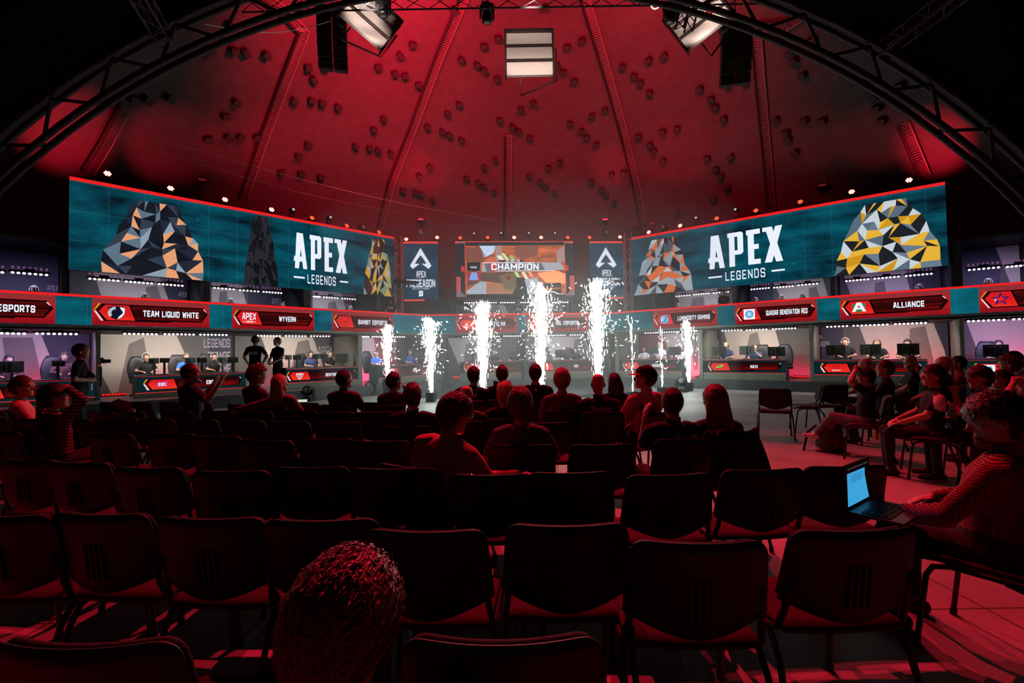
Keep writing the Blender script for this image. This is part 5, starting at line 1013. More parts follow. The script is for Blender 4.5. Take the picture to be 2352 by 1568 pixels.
audience(2247, 842, 5.0, 'person with a black mop of hair resting the chin on a fist', 1.05, None, head=(.35, -.08, 0), shirt=BLK, hair=('messy', HB_), seed=38, vox=.008, eyes=True, arms=(((-.24, .28, .80), (-.08, .22, 1.05)), None), hn=((-1, 0, 0), None), curl=.9, extra=back_print('Ubunlefe', .04, .15, m_printr, .22, .132))
audience(2300, 850, 5.7, 'person in profile in a dark jersey just behind the fist on chin', .9, None, head=(.45, 0, 0), shirt=cloth('charcoal', (.03, .02, .02)), hair=('short', HB_), seed=39, eyes=True)
audience(2316, 818, 6.8, 'person with curly brown hair near the edge of the right group', .7, None, head=(.3, 0, 0), shirt=BLK, hair=('curly', HBR), seed=40)
audience(2328, 807, 8.2, 'person in a dark cap behind the curly hair', .7, None, head=(.3, 0, 0), shirt=BLK, hair=('short', HB_), seed=41, extra=cap_hat(BLK, BLK))
audience(2366, 862, 4.6, 'person cut by the frame with an elbow raised beside the head', .85, None, head=(.2, 0, 0), shirt=BLK, hair=('short', HB_), seed=42, arms=(((-.30, .22, 1.16), (-.06, .10, 1.30)), ((.3, .1, 1.15), (.07, .05, 1.3))), hn=((0, -.5, 1), (0, -.5, 1)))
audience(2350, 826, 6.9, 'person with short dark hair at the very edge of the frame', .6, None, head=(.3, 0, 0), shirt=BLK, hair=('short', HB_), seed=43)
audience(2275, 905, 2.2, 'large person in a red checked shirt working on a laptop', .55, None, head=(.5, -.22, 0), sleeve='long', shirt=PL_R, hair=('messy', HB_), seed=44, girth=1.32, vox=.007, eyes=True, drop=.02, arms=(((-.36, .10, .76), (-.20, .36, .68)), ((.34, .10, .76), (.18, .36, .68))))
audience(832, 1322, .84, 'person with tousled fair hair at the bottom of the frame, mostly hidden', -.1, None, chair=False, hair=('bob', HGR), seed=45, shirt=BLK, drop=.05, vox=.008, head=(-.2, -.45, .05))
# ------------------------------------------------------------------ chairs, numbered from the open floor
for r, lst in row_seats.items():
    lst.sort(key=lambda s: -s[0]); n = 0; occ = [s for s in lst if s[3]]
    free = [s for s in lst if not s[3] and all(math.hypot(s[0] - q[0], s[1] - q[1]) > .36 for q in occ)]
    for x, y, rz, who in sorted(free + occ, key=lambda s: -s[0]):
        n += 1; nth = ORD[n - 1] + ' from the open floor'
        put_chair(x, y, rz, (f'empty black chair, {nth}, {RN[r]}' if not who else f'occupied black chair, {nth}, {RN[r]}'), 'black stacking chairs in the audience rows')
for x, y, rz, who in SEATED:
    put_chair(x, y, rz, 'black chair under the ' + ' '.join(who.split()[:11]), 'black stacking chairs of the group beside the open floor')
for u, v, y, rz, lab in ((1793, 893, 7.2, -.45, 'empty chair on the open floor with its burgundy seat turned to the stage'), (1868, 886, 7.5, 1.2, 'empty chair seen side on, behind the empty burgundy seat on the open floor'), (1915, 884, 8.0, -.1, 'empty chair with ribbed back behind the faded jeans')):
    p = at(u, v, .635 * F / (v - hor(u))); put_chair(p.x, p.y + .2, rz, lab, 'black stacking chairs of the group beside the open floor')
# jacket over a chair back, bags
def heap(name, label, cat, u, v, y, size, m_, seed, group=None, z=None):
    p = at(u, v, y); b = MB(); n1, n2 = 20, 12; rr = []
    for i in range(n2):
        a = -PI / 2 + PI * (i + .5) / n2; rr.append([(math.cos(a) * math.cos(t) * size[0] * (1 + .25 * noise.noise(Vector((math.cos(t) * 2, math.sin(t) * 2, a * 2 + seed)))), math.cos(a) * math.sin(t) * size[1] * (1 + .25 * noise.noise(Vector((math.sin(t) * 2, a * 3, seed)))), math.sin(a) * size[2] * (1 + .2 * noise.noise(Vector((t, a * 2, seed * 2))))) for t in [2 * PI * j / n1 for j in range(n1)]])
    b.rings(rr); o = b.build(name, m_, None, True); o.location = p if z is None else (p.x, p.y, z); return tag(o, label, cat, group)
j = MB(); rr = []
for i in range(14):
    q = i / 13; rr.append([(-.20 + .40 * t + .02 * math.sin(9 * t + 5 * q), (-.09 + .18 * q) + .012 * math.sin(17 * t + 6 * q), .835 + .03 * math.sin(PI * q) - .20 * abs(2 * q - 1) ** 1.7 + .015 * math.sin(11 * t + 3) - (.06 if q < .5 else .0)) for t in [k / 12 for k in range(13)]])
vs = [p for r in rr for p in r]; j.add(vs, [(a * 13 + c, a * 13 + c + 1, (a + 1) * 13 + c + 1, (a + 1) * 13 + c) for a in range(13) for c in range(12)])
p = at(1690, 1003, 3.32); jo = j.build('jacket', cloth('dark jacket', (.03, .012, .014)), None, True); jo.location = (p.x, p.y + .03, .02); sd = jo.modifiers.new('s', 'SOLIDIFY'); sd.thickness = .02; tag(jo, 'dark jacket draped over the chair back beside the long auburn hair', 'jacket')
heap('coat', 'dark coat heaped on a chair below the boxed emblem desk', 'coat', 275, 918, 6.9, (.22, .18, .20), BLK, 5, None, .66)
b = MB(); b.add([(0, 0, 0), (.16, .02, 0), (.10, .05, .30), (.03, .03, .26), (.0, .10, 0), (.15, .12, 0)], [(0, 1, 2, 3), (1, 5, 2), (5, 4, 3, 2), (4, 0, 3)]); o = b.build('paper_bag', mat('white paper', (.62, .55, .55), .7, 0, .2, 15)); p = at(284, 946, 6.2); o.location = (p.x, p.y, .52); tag(o, 'white paper bag standing on a chair seat by the dark coat', 'bag')
# backpack and bottles on the open floor
p = at_z(1905, 1035, 0); t = thing('backpack', 'olive backpack on the floor beside the white sneakers', 'backpack', (p.x, p.y, 0), .5)
b = MB(); rr = []
for i in range(10):
    q = i / 9; rr.append([(math.copysign(abs(math.cos(a)) ** .7, math.cos(a)) * (.19 - .06 * q ** 2), math.copysign(abs(math.sin(a)) ** .7, math.sin(a)) * (.14 - .05 * q ** 2) - .04 * q, .005 + .40 * q - .0) for a in [2 * PI * k / 18 for k in range(18)]])
b.rings(rr); b.build('body', cloth('pack olive', (.06, .045, .03)), t, True)
b = MB(); b.ball((0, -.13, .14), (.13, .06, .11)); b.build('front_pocket', cloth('pack brown', (.09, .035, .028)), t, True)
b = MB(); b.tube([(-.04, 0, .38), (-.03, 0, .45), (.03, 0, .45), (.04, 0, .38)], .010, 6); b.build('handle', BLK, t, True)
for s in (-1, 1):
    b = MB(); b.tube([(s * .10, .11, .36), (s * .13, .22, .25), (s * .16, .26, .02), (s * .28, .2, .012)], .016, 6); b.build('strap', BLK, t, True)
b = MB(); b.tube([(-.13, -.12, .26), (0, -.185, .25), (.13, -.12, .26)], .005, 5); b.build('zip', mat('zip metal', (.4, .3, .2), .3, .8), t)
def bottle(u, v, col, label, y=None):
    p = at_z(u, v, 0) if y is None else at(u, v, y); t = thing('bottle', label, 'bottle', (p.x, p.y, 0), 0, 'drink bottles on the floor')
    b = MB(); rr = [[(r * math.cos(a), r * math.sin(a), z) for a in [2 * PI * k / 14 for k in range(14)]] for z, r in ((0, .03), (.01, .034), (.13, .034), (.17, .022), (.20, .013), (.215, .013))]; b.rings(rr); b.build('body', mat('bottle ' + label[:6], col, .15, 0, 0, 20), t, True)
    b = MB(); b.tube([(0, 0, .215), (0, 0, .235)], .015, 10); b.build('cap', BLK, t)
bottle(2013, 1008, (.65, .33, .04), 'amber drink bottle on the floor behind the olive backpack'); bottle(1998, 1003, (.05, .05, .05), 'dark drink bottle next to the amber bottle')
# laptop
p = at(2006, 1112, 2.32); t = thing('laptop', 'open laptop with a bright blue document on its screen', 'laptop', (p.x + .06, p.y + .0, p.z - .135), .62)
AL = mat('dark aluminium', (.10, .10, .11), .35, .6, 0, 30)
b = MB(); b.box((0, 0, 0), (.33, .23, .014)); b.build('base', AL, t, bevel=.004)
lid = MB(); lid.box((0, .118, .118), (.33, .008, .225), None); l_ = lid.build('lid', AL, t, bevel=.003)
b = MB(); b.box((0, .1125, .118), (.32, .001, .215)); b.build('bezel', m_blk, t)
b = MB(); b.poly([(-.15, .022), (.15, .022), (.15, .185), (-.15, .185)], .1115); b.build('screen', em((.24, .64, .86), 1.0, True), t)
b = MB()
for k in range(9): b.poly([(-.14 + .031 * k, .204), (-.12 + .031 * k, .204), (-.12 + .031 * k, .208), (-.14 + .031 * k, .208)], .1113)
b.build('menu_bar', em((.3, .5, .55), .8), t)
b = MB()
for k in range(7): b.poly([(-.13 + .02 * (k % 3), .17 - .006 * k), (.05 + .02 * (k % 2), .17 - .006 * k), (.05 + .02 * (k % 2), .172 - .006 * k), (-.13 + .02 * (k % 3), .172 - .006 * k)], .1108)
b.build('text_lines', em((.12, .40, .60), 1), t)
b = MB()
for r in range(5):
    for k in range(12): b.box((-.132 + .024 * k, .05 - .024 * r, .009), (.02, .02, .004))
b.build('keyboard', m_pls, t)
# ------------------------------------------------------------------ standing crew
def standing(u, v, y, label, face, z0, **kw):
    hs = kw.pop('headset', False); ey = kw.pop('eyes', False); ex = kw.pop('extra', None)
    if y in ('L', 'C', 'R'): Wg = {'L': WL, 'C': WC, 'R': WR}[y]; y = Wg.P(Wg.hit(u, v, .45)[0], .45, 0).y
    o, top, M, N_, up, sx, sy = build_person(sit=False, **kw); place(o, top, u, v, y, face, z0); tag(o, label, 'person', 'crew on their feet')
    if hs: headset(o, M)
    if ey: eyes(o, M)
    if ex: ex(o, M, N_, up, sx, sy)
    return o, M
def badge(o, M, N_, up, sx, sy):
    b = MB(); b.box((-.02, .165, 1.02), (.085, .006, .12)); b.build('badge', m_printw, o); b = MB(); b.tube([(-.06, .08, 1.46), (-.03, .155, 1.2), (-.02, .165, 1.08)], .004, 5); b.build('lanyard', BLK, o)
CAMO, _ = standing(186, 790, 8.1, 'standing camera operator in a black T-shirt with a badge', -1.0, 0, shirt=BLK, hair=('short', HBR), seed=51, vox=.008, eyes=True, girth=.95, arms=(((-.26, -.02, 1.17), (-.02, .19, 1.24)), ((.27, -.02, 1.17), (.05, .19, 1.14))), hn=((-1, 0, .3), (1, 0, .3)), curl=.9, extra=badge)
g = CAMO; k = g.scale[0]; R = Matrix.Rotation(g.rotation_euler.z, 3, 'Z'); q = g.location + R @ Vector((.02, .30, 0)) * k
t = thing('gimbal_camera', 'small camera on a handheld gimbal in the operator\'s hands', 'camera', (q.x, q.y, 1.0 * k), g.rotation_euler.z)
b = MB(); b.tube([(0, 0, .02), (0, 0, .36)], .014, 8); b.build('grip', m_blkmet, t); b = MB(); b.tube([(0, 0, .36), (.07, 0, .38), (.08, 0, .46)], .010, 6); b.build('arm', m_blkmet, t)
b = MB(); b.box((0, .03, .47), (.12, .06, .075)); b.tube([(0, .05, .47), (0, .13, .47)], .032, 12); b.box((0, .01, .52), (.05, .04, .03)); b.build('camera_body', m_pls, t, bevel=.004); b = MB(); b.box((-.03, -.03, .40), (.03, .02, .02)); b.build('tally_light', em((1, .1, .1), 2), t)
REF = lambda *a: back_print('REFEREE', .075, .20, m_printw, .27, .122)(*a)
standing(586, 771, 13.5, 'referee seen from behind, hand on hip, between two players desks', .15, STG, shirt=BLK, hair=('short', HB_), seed=52, headset=True, arms=(((-.30, .0, 1.18), (-.26, .14, .98)), ((.36, -.06, 1.20), (.22, .02, .98))), extra=REF)
standing(637, 775, 13.6, 'person in black with headset facing the audience beside the referee with hand on hip', 2.7, STG, shirt=BLK, hair=('short', HBR), seed=53, headset=True, eyes=True, arms=(((-.27, .06, 1.16), (-.10, .24, 1.02)), ((.27, .05, 1.16), (.10, .26, 1.0))))
g = at(653, 855, 13.35); b = MB(); b.box((0, 0, 0), (.16, .06, .22)); o = b.build('shoulder_bag', BLK, None, bevel=.02); o.location = (g.x, g.y - .05, g.z + .02); tag(o, 'small black bag held by the headset person beside the referee', 'bag')
standing(898, 683, 'L', 'referee seen from behind on the balcony beside the wide screen edge', .1, UPF, shirt=BLK, hair=('short', HB_), seed=54, extra=REF)
standing(1190, 688, 'C', 'referee seen from behind on the balcony under the game screen', .0, UPF, shirt=BLK, hair=('short', HB_), seed=55, extra=REF)
standing(1661, 667, 'R', 'person in black facing out of the balcony booth near the pale print', 2.3, UPF, shirt=BLK, hair=('short', HB_), seed=56, eyes=True)
# ------------------------------------------------------------------ players in the booths
SHC = dict(k=BLK, b=BLUE, w=WHI, n=NVY, p=PL_D)
PLY = [(WL, 21, 815, 'p', 'player with headset behind the first monitor of the desk reading 78'), (WL, 149, 809, 'p', 'player in a checked shirt beside the camera operator'), (WL, 336, 811, 'k', 'player in black with a silver headset at the pale print'), (WL, 428, 811, 'b', 'player in blue in the middle of the boxed emblem desk'), (WL, 492, 810, 'k', 'player with hands at the mouth at the boxed emblem desk end'),
       (WL, 714, 806, 'n', 'player in dark blue behind the hexagon emblem desk'), (WL, 758, 805, 'k', 'player with hand at chin and a white shirt emblem'), (WL, 864, 805, 'b', 'player in bright blue beside the first spark jet'), (WL, 942, 802, 'b', 'player in blue left of the tall jet, by the lettering'),
       (WC, 1135, 802, 'k', 'player half lost in haze behind the square emblem desk'), (WC, 1182, 799, 'k', 'player with headset low behind a monitor, square emblem desk end'), (WC, 1322, 797, 'k', 'player behind the white lettered desk between the jets'), (WR, 1479, 795, 'w', 'player in white at the shield emblem desk, by the thin jets'), (WR, 1515, 785, 'w', 'taller player in white at the shield emblem desk'), (WR, 1567, 792, 'w', 'player in white hidden by the last spark jet'),
       (WR, 1667, 786, 'n', 'player with pale hair and yellow striped jersey'), (WR, 1735, 789, 'n', 'player with an arm up before the face, lime emblem desk'), (WR, 1941, 776, 'k', 'player with white headset above the red outline emblem'), (WR, 2014, 779, 'k', 'player behind the middle olive monitor'), (WR, 2084, 779, 'k', 'player behind the last olive monitor'), (WR, 2293, 781, 'k', 'player bent low behind the desk cut by the frame')]
hair_cyc = [HB_, HBR, HBR, HGR, HB_]
for i, (Wg, u, v, sh, lab) in enumerate(PLY):
    arms = (((-.27, .12, .80), (-.14, .36, .78)), ((.27, .12, .80), (.14, .36, .78)))
    if i in (4, 6, 16): arms = (((-.22, .26, .84), (-.04, .24, 1.06)), ((.24, .14, .80), (.14, .36, .78)))
    o, top, M, N_, up, sx, sy = build_person(vox=.014, shirt=SHC[sh], sleeve='long' if sh == 'p' else 'short', hair=('short', HBL if i == 15 else hair_cyc[i % 5]), seed=60 + i, arms=arms, head=(random.uniform(-.2, .2), -.1, 0))
    x, z = Wg.hit(u, v, 1.0); y = Wg.P(x, 1.0, 0).y; place(o, top, u, v, y, Wg.rz + PI, STG); tag(o, lab, 'person', 'players seated in the lower booths')
    headset(o, M, m_hsw if i in (2, 4, 17, 6) else m_hs); eyes(o, M)
UPP = [(WL, 78, 664, 'the balcony end above the photographer'), (WL, 333, 680, 'the balcony above the horse shield tile'), (WL, 530, 691, 'the balcony above the stacked white word tile'), (WL, 653, 699, 'the balcony lettering by the second long beam'), (WL, 806, 711, 'the balcony above the red crest tile'), (WC, 1129, 713, 'the balcony over the orange claw tile'), (WC, 1290, 713, 'the balcony right of the central jet'),
       (WR, 1557, 703, 'the balcony above the blue wave tile'), (WR, 1735, 688, 'the balcony above the ring emblem'), (WR, 1795, 684, 'the middle above the ring emblem tile'), (WR, 1843, 680, 'the far end above the ring emblem tile'), (WR, 2111, 657, 'the balcony above the green crest tile'), (WR, 2270, 645, 'the balcony above the blue star tile')]
pr = None
for i, (Wg, u, v, lab) in enumerate(UPP):
    if pr is None:
        o, top, M, N_, up, sx, sy = build_person(vox=.014, shirt=BLK, hair=('short', HB_), seed=90, head=(0, -.1, 0)); headset(o, M, m_hsw); eyes(o, M); pr = o; ptop = top
    else: o = copy_tree(pr)
    x, z = Wg.hit(u, v, .9); y = Wg.P(x, .9, 0).y; place(o, ptop, u, v, y, Wg.rz + PI, UPF); tag(o, 'headset player just showing over ' + lab, 'person', 'players seated in the balcony booths')
# ------------------------------------------------------------------ moving heads, strobe, stands on the floor
m_lens = mat('lamp lens', (.25, .27, .28), .08, .3, 0, 10)
def moving_head(u, v, y, label, z0=None, aimv=(0, -1, .15), sc=1.0, group='moving head lights on the floor'):
    p = at_z(u, v, 0) if y is None else at(u, v, y); z = 0 if z0 is None else z0
    t = thing('moving_head', label, 'stage light', (p.x, p.y, z), random.uniform(-.4, .4), group); t.scale = (sc,) * 3
    b = MB(); b.box((0, 0, .06), (.36, .30, .11)); b.build('base', m_pls, t, bevel=.015)
    for s in (-1, 1):
        b = MB(); b.box((s * .19, 0, .26), (.05, .14, .34)); b.build('yoke_arm', m_pls, t, bevel=.015)
    d = Vector(aimv).normalized(); c = Vector((0, 0, .36)); b = MB(); b.tube([c - d * .15, c - d * .12, c + d * .06, c + d * .15], [.09, .13, .15, .14], 18); b.build('head', m_pls, t, True)
    b = MB(); b.ball(c + d * .13, (.115, .115, .05) , 14, 8, d.to_track_quat('Z', 'Y').to_matrix()); b.build('lens', m_lens, t, True)
    b = MB(); b.tube([c + d * .148 + (d.orthogonal().normalized() * .125 * math.cos(a) + d.cross(d.orthogonal().normalized()) * .125 * math.sin(a)) for a in [2 * PI * i / 20 for i in range(20)]], .014, 6, closed=True); b.build('bezel', m_blkmet, t, True)
    return t
moving_head(710, 921, None, 'black moving head light on the floor below the hexagon emblem desk')
moving_head(852, 908, None, 'grey moving head light on the floor left of the first spark jet')
moving_head(1566, 900, None, 'tilted black moving head light beside the last spark machine', aimv=(-.5, -.7, .5)); moving_head(1611, 888, None, 'moving head light with bright lens left of the lime emblem desk')
moving_head(1762, 892, None, 'black moving head light on the floor before the lime emblem desk', aimv=(.2, -1, .3))
p = at_z(705, 924, 0); t = thing('strobe', 'small bright floodlight in front of the moving head below the hexagon desk', 'stage light', (p.x, p.y - .3, 0), .2); b = MB(); b.box((0, 0, .09), (.34, .12, .12)); b.build('housing', m_pls, t, bevel=.01); b = MB(); b.box((0, -.062, .09), (.29, .006, .08)); b.build('lamp', em((.85, .9, .8), .9), t); b = MB(); b.box((0, 0, .015), (.2, .16, .03)); b.build('base', m_blkmet, t)
for u, v, lab in ((1675, 886, 'angled floor stand before the lime emblem desk'), (1845, 886, 'angled floor stand behind the empty chairs')):
    p = at_z(u, v, 0); t = thing('floor_stand', lab, 'stand', (p.x, p.y, 0), .3, 'angled floor stands'); b = MB(); b.box((0, 0, .015), (.5, .22, .03)); b.build('base', m_blkmet, t); b = MB(); b.tube([(.02, 0, .03), (-.22, 0, .32)], .03, 8); b.build('arm', m_blkmet, t); b = MB(); b.box((.12, 0, .09), (.14, .12, .13)); b.build('motor', m_pls, t, bevel=.01)
# ------------------------------------------------------------------ spark machines and jets
E_spark = em((1.0, 1.0, .96), 9.0); E_core = em((.92, 1.0, .97), 14.0)
JN = ['left of the moving heads, half hidden by a seated head', 'right of the dark jacket', 'before the orange claw tile', 'under the right edge of the champion screen', 'the tallest one', 'thin one beside the red cap', 'thinnest one, before the red print', 'the last one, by the blue wave tile']
rnd = random.Random(5)
for k, (u, v, y, vt, hw, n, pw) in enumerate(JETS):
    p = at(u, v, y); q = at(u, vt, y); H_ = q.z - p.z; pm = y / F
    nm = ['by the white card emblem desk', 'on the floor, its box in full view', 'behind the elbow of the black T-shirt', 'behind the red collar patch', 'behind the bald lettered shirt', 'beside the red cap', 'behind the jacket with the red cap', 'at the blue wave tile'][k]
    t = thing('spark_machine', 'black spark machine ' + nm, 'spark machine', (p.x, p.y, 0 if k not in (3, 4) else .1), rnd.uniform(-.3, .3), 'spark machines'); zt = p.z - t.location.z
    b = MB(); b.box((0, 0, zt * .5), (.26, .26, zt - .02)); b.build('body', m_pls, t, bevel=.015); b = MB(); b.box((-.06, -.133, zt * .5), (.1, .01, zt * .5)); b.build('control_panel', m_blkmet, t)
    b = MB(); b.tube([(0, 0, zt - .02), (0, 0, zt)], .045, 14); b.build('nozzle', m_blkmet, t)
    for s in (-1, 1):
        b = MB(); b.tube([(s * .13, 0, zt * .4), (s * .17, 0, zt * .55), (s * .17, 0, zt * .75), (s * .13, 0, zt * .85)], .012, 6); b.build('handle', m_blkmet, t)
    b = MB(); W_ = hw * pm
    sparse = n < 100
    if not sparse:      # the dense core
        rr = []
        for i in range(16):
            s = i / 15; r = W_ * (.06 + .26 * math.sin(PI * min(1, s * .95 + .02)) ** 1.1) * (1 - .45 * s); rr.append([(r * (1 + .25 * noise.noise(Vector((math.cos(a) * 2, s * 9, k)))) * math.cos(a), r * math.sin(a), H_ * .62 * s) for a in [2 * PI * j / 14 for j in range(14)]])
        b.cur = 1; b.rings(rr); b.cur = 0
    def streak(c, d, ln, w_):
        d = d.normalized(); a = d.orthogonal().normalized() * w_; e = d.cross(a); c = Vector(c)
        b.add([c - d * ln, c + a, c + e, c - a, c - e, c + d * ln], [(0, 2, 1), (0, 3, 2), (0, 4, 3), (0, 1, 4), (5, 1, 2), (5, 2, 3), (5, 3, 4), (5, 4, 1)])
    px = y / F
    for i in range(n):
        s = rnd.random() ** (1.05 if not sparse else 1); a = rnd.uniform(0, 2 * PI); r = abs(rnd.gauss(0, .30)) * W_ * (.30 + 1.0 * min(1, s * 1.6)) * (1.15 if s > .6 else 1)
        c = Vector((r * math.cos(a), r * math.sin(a), s * H_ * rnd.uniform(.92, 1.04))); d = Vector((c.x * .5, c.y * .5, H_ * .35)); 
        streak(c, d, rnd.uniform(1.5, 7) * px * (1.6 if sparse else 1), rnd.uniform(.40, .85) * px)
    for i in range(n // 15 if not sparse else 25):     # stray sparks arching out
        s = rnd.random(); a = rnd.uniform(0, 2 * PI); r = W_ * rnd.uniform(.8, 1.9)
        c = Vector((r * math.cos(a), r * math.sin(a), H_ * (.25 + .75 * s))); d = Vector((math.cos(a) * rnd.uniform(.1, 1.3), math.sin(a), rnd.uniform(-1.2, .8))); streak(c, d, rnd.uniform(1, 5) * px, rnd.uniform(.4, .8) * px)
    if not sparse:
        for i in range(9):      # starburst splinters at the crown
            c = Vector((rnd.gauss(0, .3) * W_, rnd.gauss(0, .3) * W_, H_ * rnd.uniform(.90, 1.02)))
            for j in range(6): a = rnd.uniform(0, 2 * PI); streak(c, Vector((math.cos(a), 0, math.sin(a))), rnd.uniform(4, 9) * px, .5 * px)
    o = b.build('spark_jet', [E_spark, E_core], None); o.location = p
    tag(o, 'fountain of white sparks, ' + JN[k], 'sparks', 'spark jets', 'stuff')
# ------------------------------------------------------------------ haze around the jets
b = MB(); b.rings([[(0.6 + 7.6 * math.cos(a), 17.0 + 4.2 * math.sin(a), z) for a in [2 * PI * j / 24 for j in range(24)]] for z in (.02, 6.6)])
hm = bpy.data.materials.new('haze'); hm.use_nodes = True; nt = hm.node_tree; nt.nodes.clear(); vo = nt.nodes.new('ShaderNodeVolumeScatter'); vo.inputs['Density'].default_value = 0.038; vo.inputs['Anisotropy'].default_value = .3; o_ = nt.nodes.new('ShaderNodeOutputMaterial'); nt.links.new(vo.outputs[0], o_.inputs['Volume'])
hz = b.build('haze', hm); tag(hz, 'thin white smoke haze hanging around the spark jets', 'haze', None, 'stuff')
# ------------------------------------------------------------------ red stage lamps along the tops of the screens
m_can = mat('lamp housing', (.015, .013, .013), .5, 0, 0, 20)
PARS = [(WL, 247, 398, .5, (150, 300), 190, 75), (WL, 392, 432, .5, (380, 330), 150, 55), (WL, 517, 458, .5, (560, 330), 140, 50), (WL, 624, 481, .5, (640, 330), 150, 45), (WL, 717, 500, .5, (740, 300), 20, 40), (WL, 797, 518, .5, (800, 300), 20, 40), (WL, 871, 533, .5, (905, 330), 40, 40),
        (WC, 933, 549, .9, (930, 380), 240, 34), (WC, 1004, 545, .9, (985, 400), 220, 30), (WC, 1057, 546, .9, (1050, 350), 14, 40), (WC, 1120, 545, .9, (1105, 350), 45, 40), (WC, 1181, 545, .9, (1185, 350), 90, 45), (WC, 1243, 545, .9, (1250, 350), 90, 45), (WC, 1304, 545, .9, (1320, 350), 40, 40), (WC, 1354, 545, .9, (1360, 350), 14, 40), (WC, 1424, 544, .9, (1405, 380), 240, 32),
        (WR, 1490, 533, .5, (1500, 350), 120, 40), (WR, 1562, 518, .5, (1560, 350), 130, 45), (WR, 1646, 501, .5, (1650, 300), 20, 40), (WR, 1736, 483, .5, (1740, 320), 50, 45), (WR, 1838, 463, .5, (1880, 320), 60, 45), (WR, 1956, 440, .5, (2010, 320), 80, 55), (WR, 2088, 413, .5, (2150, 330), 200, 70)]
PN = {id(WL): 'the photographer side wide screen', id(WC): 'the game screen row', id(WR): 'the lime emblem side wide screen'}
cn = {}
E_led = em((1.0, .34, .30), 14.0); E_ledd = em((1.0, .30, .16), 2.2)
for Wg, u, v, d, tg, pw, ang in PARS:
    x, z = Wg.hit(u, v, d); p = Wg.P(x, d, z); cn[id(Wg)] = cn.get(id(Wg), 0) + 1
    t = thing('stage_lamp', f'{ORD[cn[id(Wg)] - 1]} red lamp from the left on top of {PN[id(Wg)]}', 'stage light', p, Wg.rz, 'red lamps along the screen tops')
    f = (Vector((0, 0, .9)) + (Wg.P(0, 0, 0) - Wg.P(0, 0, 0)) + Vector((0, -.9, .0))).normalized() if False else Vector((0, -.93, .37))
    b = MB(); b.tube([f * -.22, f * -.18, f * -.02], [.07, .115, .12], 16); b.build('can', m_can, t, True)
    b = MB(); e1 = Vector((1, 0, 0)); e2 = f.cross(e1)
    for j in range(7):
        c = (f * -.005) + (Vector() if j == 6 else e1 * .062 * math.cos(2 * PI * j / 6) + e2 * .062 * math.sin(2 * PI * j / 6)); b.ball(c, .027, 8, 6)
    b.build('lens', E_led if pw > 60 else E_ledd, t, True)
    b = MB(); b.tube([(-.13, .06, -.02), (-.13, .10, -.22), (.13, .10, -.22), (.13, .06, -.02)], .012, 6); b.build('bracket', m_can, t)
    tgt = on_dome(*tg); spot('stage_lamp_beam', p + Vector((0, 0, .2)) + Wg.n * .25, tgt, pw * (3.2 if pw >= 120 else 1.7), RED, ang, .8, .06)
# small white lamps and dark moving heads on the same truss
for i, (Wg, u, v, d) in enumerate([(WL, 672, 482, .6), (WL, 757, 500, .6), (WL, 833, 522, .5), (WC, 966, 533, 1.1), (WC, 1089, 537, 1.2), (WC, 1151, 536, 1.2), (WC, 1214, 536, 1.2), (WC, 1274, 536, 1.2), (WC, 1391, 533, 1.1), (WR, 1524, 522, .5), (WR, 1600, 501, .6), (WR, 1690, 482, .6)]):
    x, z = Wg.hit(u, v, d); p = Wg.P(x, d, z)
    t = thing('spotlight', ['dark spotlight above the wide screen, by the third letter of the title', 'dark spotlight above the last letter of the photographer side title', 'round headed spotlight near the inner corner of the photographer side screen', 'dark spotlight above the first tall panel', 'small spotlight over the start of the game screen', 'small spotlight over the canyon picture', 'small spotlight right of the centre ladder', 'small spotlight over the end of the game screen', 'dark spotlight above the second tall panel', 'round headed spotlight near the inner corner of the lime side screen', 'dark spotlight above the first letter of the lime side title', 'dark spotlight above the lime side title'][i], 'stage light', p, Wg.rz, 'unlit spotlights on the screen tops')
    big_ = i in (2, 3, 8, 9); r = .17 if big_ else .10
    b = MB(); b.tube([(0, .16, 0), (0, .1, 0), (0, -.10, 0)], [r * .6, r, r * .95], 14); b.build('can', m_can, t, True); b = MB(); b.ball((0, -.10, 0), (r * .5, .04, r * .5), 10, 6); b.build('lens', em((.8, .75, .75), .8) if not big_ else m_lens, t, True)
    b = MB(); b.box((0, .05, -r - .08), (r * 1.6, .12, .16)); b.build('base', m_can, t)
# trusses carrying the lamps
def truss(name, label, A, Bp, w_=.29, n=None, m_=None, group=None, r=.022):
    A, Bp = Vector(A), Vector(Bp); d = (Bp - A); Ln = d.length; d.normalize(); e1 = d.cross(Vector((0, 0, 1))).normalized() if abs(d.z) < .95 else Vector((1, 0, 0)); e2 = d.cross(e1)
    t = thing(name, label, 'truss', A, 0, group); n = n or max(2, int(Ln / .5)); mm = m_ or m_can; cs = [e1 * w_ / 2 * a + e2 * w_ / 2 * c for a, c in ((1, 1), (-1, 1), (-1, -1), (1, -1))]
    for c in cs: b = MB(); b.tube([c, c + d * Ln], r, 6); b.build('chord', mm, t)
    b = MB()
    for i in range(n):
        for k in range(4):
            c0, c1 = (cs[k], cs[(k + 1) % 4]) if i % 2 else (cs[(k + 1) % 4], cs[k]); b.tube([c0 + d * Ln * i / n, c1 + d * Ln * (i + 1) / n], r * .55, 4)
    b.build('lattice', mm, t); return t
truss('truss', 'lamp truss behind the top edge of the photographer side wide screen', WL.P(-1.0, .55, 6.15), WL.P(WL.L - .9, .55, 6.15), group='lamp trusses behind the screens')
truss('truss', 'lamp truss behind the top edge of the game screen', WC.P(-.3, 1.15, 6.45), WC.P(WC.L + .3, 1.15, 6.45), group='lamp trusses behind the screens')
truss('truss', 'lamp truss behind the top edge of the lime emblem side wide screen', WR.P(.9, .55, 6.15), WR.P(WR.L + .9, .55, 6.15), group='lamp trusses behind the screens')
